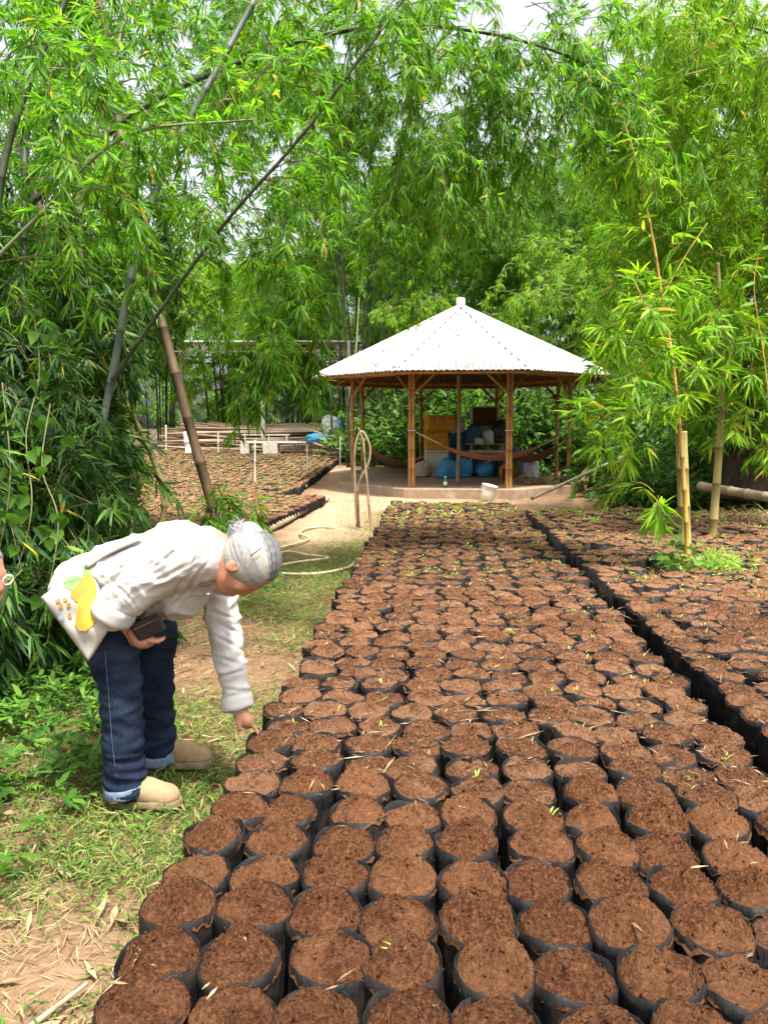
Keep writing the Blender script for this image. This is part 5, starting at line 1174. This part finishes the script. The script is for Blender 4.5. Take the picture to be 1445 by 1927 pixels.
def shwr(V):
    X_, Y_p = pxof(V); cr = np.zeros(len(V))
    for (x0, y0, x1, y1) in CREASE:
        dx, dy = x1-x0, y1-y0; L2_ = dx*dx+dy*dy; t = np.clip(((X_-x0)*dx+(Y_p-y0)*dy)/L2_, 0, 1); sdist = ((X_-x0)*dy-(Y_p-y0)*dx)/L2_**.5; over = np.hypot(X_-x0-t*dx, Y_p-y0-t*dy)
        fade = np.sin(np.pi*np.clip(t, .04, .96))**.5*(over < 22); cr += fade*(-.0065*np.exp(-((sdist-0)/2.4)**2)+.004*np.exp(-((sdist-6)/4)**2)+.003*np.exp(-((sdist+7)/4)**2))
    return cr+np.array([.007*mnoise.noise(Vector((v[0]*5+v[2]*7, v[1]*6, v[2]*13-v[0]*9)))+.011*np.clip(1-abs(mnoise.noise(Vector((v[0]*5+v[2]*8, v[1]*4, v[2]*5-v[0]*7)))*3.6), 0, 1)**1.4+.0022*np.clip(1-abs(mnoise.noise(Vector((v[0]*24-v[2]*14, v[1]*12+4, v[2]*24)))*3), 0, 1)+.0015*mnoise.noise(Vector(v)*42) for v in V])
part('shirt', sh, MAT['shirt'], wom, wo, shwr, 2)
def cuffpart(name, a, b, r, mat, fold=.01):
    d = nrm(b-a); m = [a, a+d*.002, b-d*.006, b, b-d*.004]; V, Fs = tube(spline([a, (a+b)/2, b], 7), [r*.99, r+fold, r+fold*1.15, r+fold*1.1, r+fold*1.2, r+fold*1.1, r*.92], 26, False)
    V = V+np.array([[0, 0, .006*mnoise.noise(Vector(v)*25)] for v in V]); o = obj(name, mesh(name, V-wo, Fs, mat, True), wom)
    o2 = o.modifiers.new('thick', 'SOLIDIFY'); o2.thickness = .004; return o
cuffpart('sleeve_cuff', PX(226, 1132, 2.90), PX(207, 1166, 2.905), .073, MAT['shirt']); cuffpart('sleeve_cuff', PX(444, 1306, 3.19), PX(449, 1336, 3.175), .061, MAT['shirt'], .007)
# collar: a folded band round the neck
cd_ = nrm(Lh(-.04, -.02)-PX(360, 1052, 3.06)); ca = nrm(np.cross(cd_, [0, 1, 0])); cbx = np.cross(cd_, ca); V = []
for i in range(31):
    a_ = i/30*5.6+.34+math.pi/2+math.pi*.0
    dr = ca*math.cos(a_)+cbx*math.sin(a_)
    for (t, r_) in ((.0, .085), (.04, .08), (.044, .085), (.018, .106), (-.03, .125)): V.append(NK+[-.012, 0, 0]+cd_*(t-.004)+dr*r_*np.array([1, 1, 1])+[0, 0, .003*mnoise.noise(Vector((i*.3, t*9, 1)))])
V = np.array(V); i = np.arange(30)[:, None]*5; j = np.arange(4)[None]; o = obj('collar', mesh('collar', V-wo, [np.stack([i+j, i+j+1, i+5+j+1, i+5+j], -1).reshape(-1, 4)], MAT['shirt'], True), wom); m_ = o.modifiers.new('thick', 'SOLIDIFY'); m_.thickness = .003
V, Fs = lathe([(.001, .004), (.005, .003), (.0055, 0)], 10); obj('button', mesh('button', V, Fs, MAT['canvas'], True), wom, PX(392, 1118, 2.9)-wo)
# jeans
jn = SDF(lo, hi, .009)
jn.cone(PX(160, 1122, 3.1), PX(205, 1132, 3.08), .098, .11, .05); jn.cone(PX(160, 1122, 3.29), PX(250, 1140, 3.31), .1, .118, .05)
jn.cone(HN, PX(214, 1215, 3.05), .112, .1, .05); jn.cone(PX(214, 1215, 3.05), KN, .1, .077, .03); jn.cone(KN, PX(232, 1390, 3.03), .076, .075, .03); jn.cone(PX(232, 1390, 3.03), AN, .075, .086, .03)
jn.cone(PX(262, 1140, 3.32), PX(282, 1195, 3.34), .122, .115, .05); jn.cone(PX(282, 1195, 3.34), KF, .113, .08, .03); jn.cone(KF, AF, .077, .08, .03)
for A_ in (AN, AF): jn.cone(A_+[0, 0, -.135], A_+[.004, 0, -.25], .12, .12, .0, 'd')
def jwr(V): return np.array([.009*mnoise.noise(Vector((v[0]*9, v[1]*9, v[2]*13)))+.008*(1-abs(mnoise.noise(Vector((v[0]*7+v[2]*8, v[1]*7, v[2]*24)))*2.6)) for v in V])
def wear(V): return np.array([np.clip(math.exp(-((v[2]-.62)/.17)**2)*(.35+.9*mnoise.noise(Vector((v[0]*9, v[1]*9, v[2]*16))))+.15, 0, 1) for v in V])
part('jeans', jn, MAT['denim'], wom, wo, jwr, 2, {'wear': wear})
for A_ in (AN, AF): cuffpart('jean_cuff', A_+[-.002, 0, .018], A_+[.004, 0, -.036], .083, MAT['denim_light'], .007)
def seam(pts, nm='seam'):
    V, Fs = tube(spline(pts, 30), 0.0009, 4); obj(nm, mesh(nm, V-wo, Fs, MAT['denim_light'], True), wom)
seam([PX(198, 1225, 2.935), PX(206, 1320, 2.938), PX(212, 1400, 2.94), PX(220, 1465, 2.945)])
# shoes
def shoe(hx, ang, label=None):
    root = empty('shoe', (0, 0, 0)); bpy.data.objects.remove(root)
    h = np.array(hx); d = np.array([math.cos(ang), math.sin(ang), 0]); sd_ = np.array([-d[1], d[0], 0])
    s = SDF(h-[.12, .14, .03], h+[.36, .14, .2], .006)
    s.cone(h+[0, 0, .055], h+d*.11+[0, 0, .062], .046, .048, .03); s.cone(h+d*.11+[0, 0, .06], h+d*.2+[0, 0, .045], .046, .043, .03); s.cone(h+d*.15+sd_*.012+[0, 0, .043], h+d*.2-sd_*.008+[0, 0, .041], .043, .04, .03); s.cone(h+[-.004, 0, .06], h+d*.03+[0, 0, .125], .046, .052, .03); s.cone(h+d*.03+[0, 0, .125], h+d*.03+[0, 0, .18], .04, .04, 0, 'd')
    s.plane(.022); o = part('shoe', s, MAT['suede'], wom, wo, lambda V: np.array([.002*mnoise.noise(Vector(v)*30) for v in V]), 1)
    b = SDF(h-[.12, .14, .03], h+[.36, .14, .1], .006); b.cone(h+[0, 0, .012], h+d*.2+[0, 0, .012], .054, .052, .02); b.cone(h+d*.1+sd_*.01+[0, 0, .012], h+d*.2-sd_*.004+[0, 0, .012], .05, .054, .02); b.plane(-.006)
    zz = b.lo[2]+b.h*np.arange(b.n[2]); b.f = np.maximum(b.f, (zz-.03)[None, None, :]); 
    part('sole', b, MAT['sole'], o, wo, None, 1)
    V, Fs = tube(spline([h+d*.085+sd_*.05+[0, 0, .08], h+d*.1+[0, 0, .112], h+d*.085-sd_*.05+[0, 0, .08]], 12), .006, 6); obj('strap', mesh('strap', V-wo, Fs, MAT['sole'], True), o)
    for f in (.105, .125, .145):
        V, Fs = tube(spline([h+d*(f-.006)+sd_*.024+[0, 0, .098-f*.12], h+d*f+[0, 0, .113-f*.1], h+d*(f+.006)-sd_*.024+[0, 0, .098-f*.12]], 8), .0028, 5); obj('lace', mesh('lace', V-wo, Fs, MAT['canvas'], True), o)
    V, Fs = tube(spline([h+d*.13+sd_*.05+[0, 0, .03], h+d*.15+sd_*.03+[0, 0, .082], h+d*.158+[0, 0, .0935], h+d*.15-sd_*.03+[0, 0, .082], h+d*.13-sd_*.05+[0, 0, .03]], 18), .002, 5); obj('toe_seam', mesh('toe_seam', V-wo, Fs, MAT['sole'], True), o)
shoe([G(232, 1500)[0]+.01, 3.035, -.008], -.10); shoe([AF[0]-.01, 3.39, -.008], .02)
# hair
A = np.array([ec, ef, np.cross(ec, ef)]); hr = np.array([.106, .114, .094])*1.06; Hh = Lh(.02, -.012)
hs_ = SDF(Hh-.26, Hh+.26, .007); hs_.ell(Hh, hr*.965, A, .01, 'u', lambda L: (L[..., 1]-.85*L[..., 0]-.052)*.76)
BUN = PX(452, 1003, 2.96); hs_.ell(BUN, (.04, .038, .032), A, .03); hs_.cone(BUN, Lh(.03, -.1), .03, .05, .03)
part('hair', hs_, MAT['hair_base'], wom, wo, None, 2)
rgh = np.random.default_rng(5); mbh = MB(); tone = []
bl = nrm((BUN-Hh)@A.T/hr)
for q in range(2600):
    c0 = rgh.uniform(-.45, 1.0); sg = -1 if rgh.random() < .6 else 1; sp_ = rgh.random()
    L0 = np.array([c0*.085, .85*c0*.085+.046, sg*.095*max(.02, 1-max(0, c0)**2)**.5*sp_**.5])
    n0 = nrm(L0/hr); n1 = nrm(bl+(n0-bl*(n0@bl))*.12+rgh.normal(0, .03, 3)); tt = np.linspace(0, 1, 11)[:, None]; om = math.acos(np.clip(n0@n1, -1, 1))
    if om < .15 or om > 2.9: continue
    pth = (np.sin((1-tt)*om)*n0+np.sin(tt*om)*n1)/math.sin(om); key = mnoise.noise(Vector((n0[0]*3.2, n0[1]*3.2, n0[2]*5+3)))
    hgt = 1.0+.014*key+.012*rgh.random()+(.012+(.07*rgh.random() if q % 24 == 0 else 0))*np.sin(np.pi*tt)
    W_ = Hh+(pth*hr*hgt)@A; nW = nrm((pth/hr)@A); T_v = nrm(np.gradient(W_, axis=0)); sd_ = np.cross(T_v, nW)*(rgh.uniform(.0008, .0022)*(.4 if q % 24 == 0 else 1)*np.array([.3, .7, 1, 1, 1, 1, 1, 1, 1, .8, .5]))[:, None]
    V = np.concatenate([W_-sd_, W_+sd_]); i = np.arange(10); mbh.add(V, np.stack([i, i+11, i+12, i+1], -1))
    tone.append(np.full(22, np.clip(.58+.75*key+rgh.normal(0, .1), 0, 1)))
for q in range(520):                                        # the loose knot: looping strands, a few of them flying off
    ax_ = nrm(rgh.normal(size=3)); e1 = nrm(np.cross(ax_, rgh.normal(size=3))); e2 = np.cross(ax_, e1); r_ = rgh.uniform(.026, .05); a0 = rgh.uniform(0, 6.3); sw = rgh.uniform(1.2, 3.0)
    al = a0+np.linspace(0, sw, 9); pth = BUN+ax_*rgh.normal(0, .014)+r_*(np.cos(al)[:, None]*e1+np.sin(al)[:, None]*e2)
    if rgh.random() < .12: pth = pth+(np.linspace(0, 1, 9)**2)[:, None]*(nrm(pth[-1]-BUN)*rgh.uniform(.01, .04)+rgh.normal(0, .008, 3))
    T_v = nrm(np.gradient(pth, axis=0)); sd_ = np.cross(T_v, nrm(pth-BUN+rgh.normal(0, .01, 3)))*rgh.uniform(.0007, .002)
    V = np.concatenate([pth-sd_, pth+sd_]); i = np.arange(8); mbh.add(V, np.stack([i, i+9, i+10, i+1], -1)); tone.append(np.full(18, np.clip(rgh.normal(.5, .25), 0, 1)))
me = mesh('hair_strands', np.concatenate(mbh.V)-wo, [np.concatenate(mbh.F[4])], MAT['hair'], True, attr={'tone': np.concatenate(tone)}); o = obj('hair_strands', me, wom); o['kind'] = 'stuff'
V, Fs = tube([PX(472, 1046, 2.815), PX(492, 1031, 2.83)], .0022, 5); obj('hairpin', mesh('hairpin', V-wo, Fs, MAT['black'], True), wom)
obj('hair_clip', MB().box((0, 0, 0), (.02, .012, .008), bev=.002).mesh('hair_clip', MAT['blue_sack']), wom, PX(475, 991, 2.94)-wo)

# ---- tote bag
TO = PX(160, 1150, 2.86); tote = empty('tote_bag', TO); tag(tote, 'white canvas tote bag printed with a yellow fruit, hung on the stooping woman', 'bag')
c00, c10, c11, c01 = PX(77, 1124, 2.98), PX(166, 1244, 2.86), PX(206, 1176, 2.84), PX(150, 1052, 3.02)   # corners: rear, bottom, lower front, top
c01 = PX(165, 1058, 3.0); c11 = PX(212, 1172, 2.86)
def tq(u, v, off=0.0):
    u = np.asarray(u, float); v = np.asarray(v, float); p = (c00*(1-u[..., None])*(1-v[..., None]) + c10*u[..., None]*(1-v[..., None]) + c11*u[..., None]*v[..., None] + c01*(1-u[..., None])*v[..., None])
    bul = (np.sin(np.pi*np.clip(u, 0, 1))*np.sin(np.pi*np.clip(v, 0, 1)))**.7
    n = np.array([-.1, -1, .12]); n = n/np.linalg.norm(n)
    wv = .010*np.sin(v*9+u*3)*np.clip(u, 0, 1)+.006*np.sin(u*13-v*5)
    return p+n*(.045*bul+wv*bul+off)[..., None] if np.ndim(off) or True else p
nu, nv = 28, 22; uu, vv = np.meshgrid(np.linspace(0, 1, nu), np.linspace(0, 1, nv), indexing='ij')
Vf = tq(uu, vv, 0*uu).reshape(-1, 3); nrmT = np.array([-.1, -1, .12]); nrmT /= np.linalg.norm(nrmT)
bb = (np.sin(np.pi*uu)*np.sin(np.pi*vv)).reshape(-1)**.7
Vb = Vf-nrmT*(.012+.085*bb)[:, None]
i = np.arange(nu-1)[:, None]*nv; j = np.arange(nv-1)[None]; Fq = np.stack([i+j, i+j+1, i+nv+j+1, i+nv+j], -1).reshape(-1, 4); nb_ = len(Vf)
ring = [k for k in range(nv)]+[q*nv+nv-1 for q in range(1, nu)]+[(nu-1)*nv+k for k in range(nv-2, -1, -1)]+[q*nv for q in range(nu-2, 0, -1)]
Fr = np.array([[ring[k], ring[(k+1) % len(ring)], ring[(k+1) % len(ring)]+nb_, ring[k]+nb_] for k in range(len(ring))])
obj('bag_body', mesh('bag_body', np.concatenate([Vf, Vb])-TO, [np.concatenate([Fq[:, ::-1], Fq+nb_, Fr])], MAT['canvas'], True), tote)
# picture -> bag coordinates, by nearest point of the bag surface
def uvof(px, py):
    pp = Vf; zc = pp[:, 1]*CP-(pp[:, 2]-CAMZ)*SP; ycc = pp[:, 1]*SP+(pp[:, 2]-CAMZ)*CP; X_ = 722.5+FPX*pp[:, 0]/zc; Y_p = 963.5-FPX*ycc/zc
    d2 = (X_-px)**2+(Y_p-py)**2; o = np.argsort(d2)[:4]; w_ = 1/(d2[o]+.5); w_ /= w_.sum(); return (uu.ravel()[o]@w_, vv.ravel()[o]@w_)
def pprint(name, poly, mat, off):
    poly = np.array([uvof(*q) for q in poly]); c = poly.mean(0); n = len(poly); rings_ = [poly*(f)+c*(1-f) for f in (1, .75, .5, .25)]; pts = np.concatenate(rings_+[c[None]])
    V = tq(pts[:, 0], pts[:, 1], np.full(len(pts), off)); F4 = []; 
    for r_ in range(3):
        for q in range(n): F4.append([r_*n+q, r_*n+(q+1) % n, (r_+1)*n+(q+1) % n, (r_+1)*n+q])
    F3 = [[3*n+q, 3*n+(q+1) % n, 4*n] for q in range(n)]
    obj(name, mesh(name, V-TO, [np.array(F4), np.array(F3)], mat, True), tote)
z48 = lambda l: [(60+x/4.817, 960+y/4.817) for x, y in l]
pprint('fruit_print', z48([(355, 745), (380, 690), (430, 640), (490, 590), (545, 565), (590, 580), (600, 680), (590, 760), (500, 800), (410, 835), (360, 790)]), MAT['p_orange'], .004)
pprint('fruit_print', z48([(420, 850), (440, 790), (520, 740), (590, 720), (600, 880), (605, 960), (570, 1040), (500, 1095), (430, 1090), (398, 1040), (412, 950)]), MAT['p_yellow'], .0055)
pprint('leaf_print', z48([(290, 655), (340, 605), (400, 590), (470, 605), (430, 660), (390, 715), (350, 722), (310, 695)]), MAT['p_green'], .0045)
pprint('leaf_print', z48([(472, 585), (462, 530), (475, 480), (490, 465), (540, 490), (580, 555), (540, 565), (500, 585)]), MAT['p_green'], .0045)
for a_, b_ in (((300, 660), (455, 612)), ((488, 480), (520, 570))):
    q0, q1 = z48([a_, b_]); u0, u1 = np.array(uvof(*q0)), np.array(uvof(*q1)); pts = u0+(u1-u0)*np.linspace(0, 1, 6)[:, None]; V, Fs = tube(tq(pts[:, 0], pts[:, 1], np.full(6, .0055)), .0012, 4); obj('leaf_vein', mesh('leaf_vein', V-TO, Fs, MAT['p_line']), tote)
for l in ([(222, 815), (262, 800), (268, 830), (228, 845)], [(250, 855), (285, 845), (290, 890), (255, 892)], [(288, 800), (325, 790), (332, 822), (295, 832)], [(318, 845), (352, 835), (362, 875), (326, 880)], [(330, 940), (360, 930), (372, 985), (338, 980)]): pprint('letter_print', z48(l), MAT['p_orange'], .004)
pprint('letter_print', z48([(245, 960), (290, 950), (300, 1000), (250, 1005)]), MAT['p_blue'], .004)
st_ = [PX(168, 1064, 2.99), PX(215, 1034, 2.98), PX(290, 1004, 2.95), PX(350, 997, 2.94), PX(372, 1012, 2.90), PX(378, 1035, 2.86), PX(362, 1062, 2.85), PX(320, 1085, 2.86), PX(262, 1108, 2.86)]
def strap(pts, wd, name):
    pv = spline(pts, 40); T_v = nrm(np.gradient(pv, axis=0)); sdv = nrm(np.cross(T_v, np.array([0, -.8, .6])))*wd/2; V = np.concatenate([pv-sdv, pv+sdv]); i = np.arange(39)
    o = obj(name, mesh(name, V-TO, [np.stack([i, i+40, i+41, i+1], -1)], MAT['canvas'], True), tote); m_ = o.modifiers.new('thick', 'SOLIDIFY'); m_.thickness = .004
strap(st_, .024, 'strap'); strap([p+np.array([-.012, -.012, -.004]) for p in st_], .022, 'strap')
# ---- black wallet in the near hand
wl = empty('black_wallet', PX(280, 1180, 2.93)); tag(wl, 'black zipped wallet held in the stooping woman\'s cupped hand', 'wallet')
wl.rotation_euler = (.25, -.42, .1)
obj('case', MB().box((0, 0, 0), (.118, .028, .078), bev=.009).mesh('case', MAT['black']), wl); obj('zip', MB().box((0, -.0145, .022), (.1, .004, .005)).mesh('zip', MAT['dark_wood']), wl)
V, Fs = tube(spline([(-.055, -.01, .03), (-.075, -.02, .02), (-.075, -.03, -.03), (-.066, -.03, -.06)], 12), .002, 5); obj('wrist_cord', mesh('wrist_cord', V, Fs, MAT['black'], True), wl)

# ---- second person at the left edge
C2 = P(-41, 1078, 2.75); so3 = np.array([C2[0]-.35, C2[1], 0.]); per2 = empty('person', so3); tag(per2, 'person wearing pale-rimmed glasses leaning in beside the dark bamboo', 'person')
ec2 = nrm(np.array([.15, -.05, 1.])); ef2 = nrm(np.array([.95, -.25, -.15])); ef2 = nrm(ef2-ec2*(ec2@ef2))
b2 = SDF([C2[0]-.75, C2[1]-.45, -.02], [C2[0]+.25, C2[1]+.4, C2[2]+.2], .009); L2 = head(b2, C2, ec2, ef2, 1.0)
n2 = C2+[-.09, 0, -.14]; hp2 = np.array([C2[0]-.5, C2[1], .5]); b2.cone(L2(-.05, -.02), n2, .052, .056); b2.cone(n2+[-.03, 0, -.03], hp2, .12, .13, .05)
sh2 = [n2+[-.04, sg*.17, -.06] for sg in (-1, 1)]; b2.cone(sh2[0], sh2[1], .06, .06, .05); el2 = [n2+[-.1, sg*.2, -.32] for sg in (-1, 1)]; wr2 = [n2+[-.02, sg*.12, -.5] for sg in (-1, 1)]
kn2 = [np.array([C2[0]-.14, C2[1]+sg*.12, .42]) for sg in (-1, 1)]; an2 = [np.array([C2[0]-.36, C2[1]+sg*.12, .06]) for sg in (-1, 1)]
for i in (0, 1): b2.cone(sh2[i], el2[i], .05, .042); b2.cone(el2[i], wr2[i], .04, .027); b2.cone(wr2[i], wr2[i]+[.06, 0, -.05], .03, .018); b2.cone(hp2+[0, (-.1, .1)[i], 0], kn2[i], .09, .06); b2.cone(kn2[i], an2[i], .056, .04); b2.cone(an2[i], an2[i]+[.16, 0, -.03], .035, .03)
part('body', b2, MAT['skin'], per2, so3, it=1)
s2 = SDF([C2[0]-.8, C2[1]-.45, .3], [C2[0]+.2, C2[1]+.4, C2[2]+.0], .011); s2.cone(n2+[-.05, 0, -.06], hp2, .135, .15, .05); s2.cone(sh2[0], sh2[1], .078, .078, .05)
for i in (0, 1): s2.cone(sh2[i], el2[i], .068, .058); s2.cone(el2[i], wr2[i], .056, .045)
part('shirt', s2, MAT['denim'], per2, so3, None, 2)
t2 = SDF([C2[0]-.85, C2[1]-.45, .0], [C2[0]+.2, C2[1]+.4, .75], .011); t2.cone(hp2+[0, -.08, 0], hp2+[0, .08, 0], .14, .14)
for i in (0, 1): t2.cone(hp2+[0, (-.1, .1)[i], 0], kn2[i], .11, .078); t2.cone(kn2[i], an2[i]+[0, 0, .03], .074, .06)
part('trousers', t2, MAT['denim'], per2, so3, None, 2)
h2 = SDF(C2-.2, C2+.2, .009); h2.ell(L2(.025, -.014), (.1, .106, .088), np.array([ec2, ef2, np.cross(ec2, ef2)]), .01, 'u', lambda L: (L[..., 1]-.85*L[..., 0]-.05)*.76); part('hair', h2, MAT['hair_base'], per2, so3, None, 1)
es2 = np.cross(ec2, ef2); gl = None
for sg in (-1, 1):
    cg = L2(-.012, .102, sg*.034); rimp = [cg+ec2*math.sin(a_)*.018+es2*math.cos(a_)*.026 for a_ in np.linspace(0, 6.283, 20)]; V, Fs = tube(rimp, .003, 5, False)
    g_ = obj('glasses_rim', mesh('glasses_rim', V-so3, Fs, MAT['white_paint'], True), per2); V, Fs = tube([L2(-.006, .1, sg*.06), L2(-.01, 0, sg*.084)], .003, 5); obj('temple', mesh('temple', V-so3, Fs, MAT['white_paint'], True), g_)
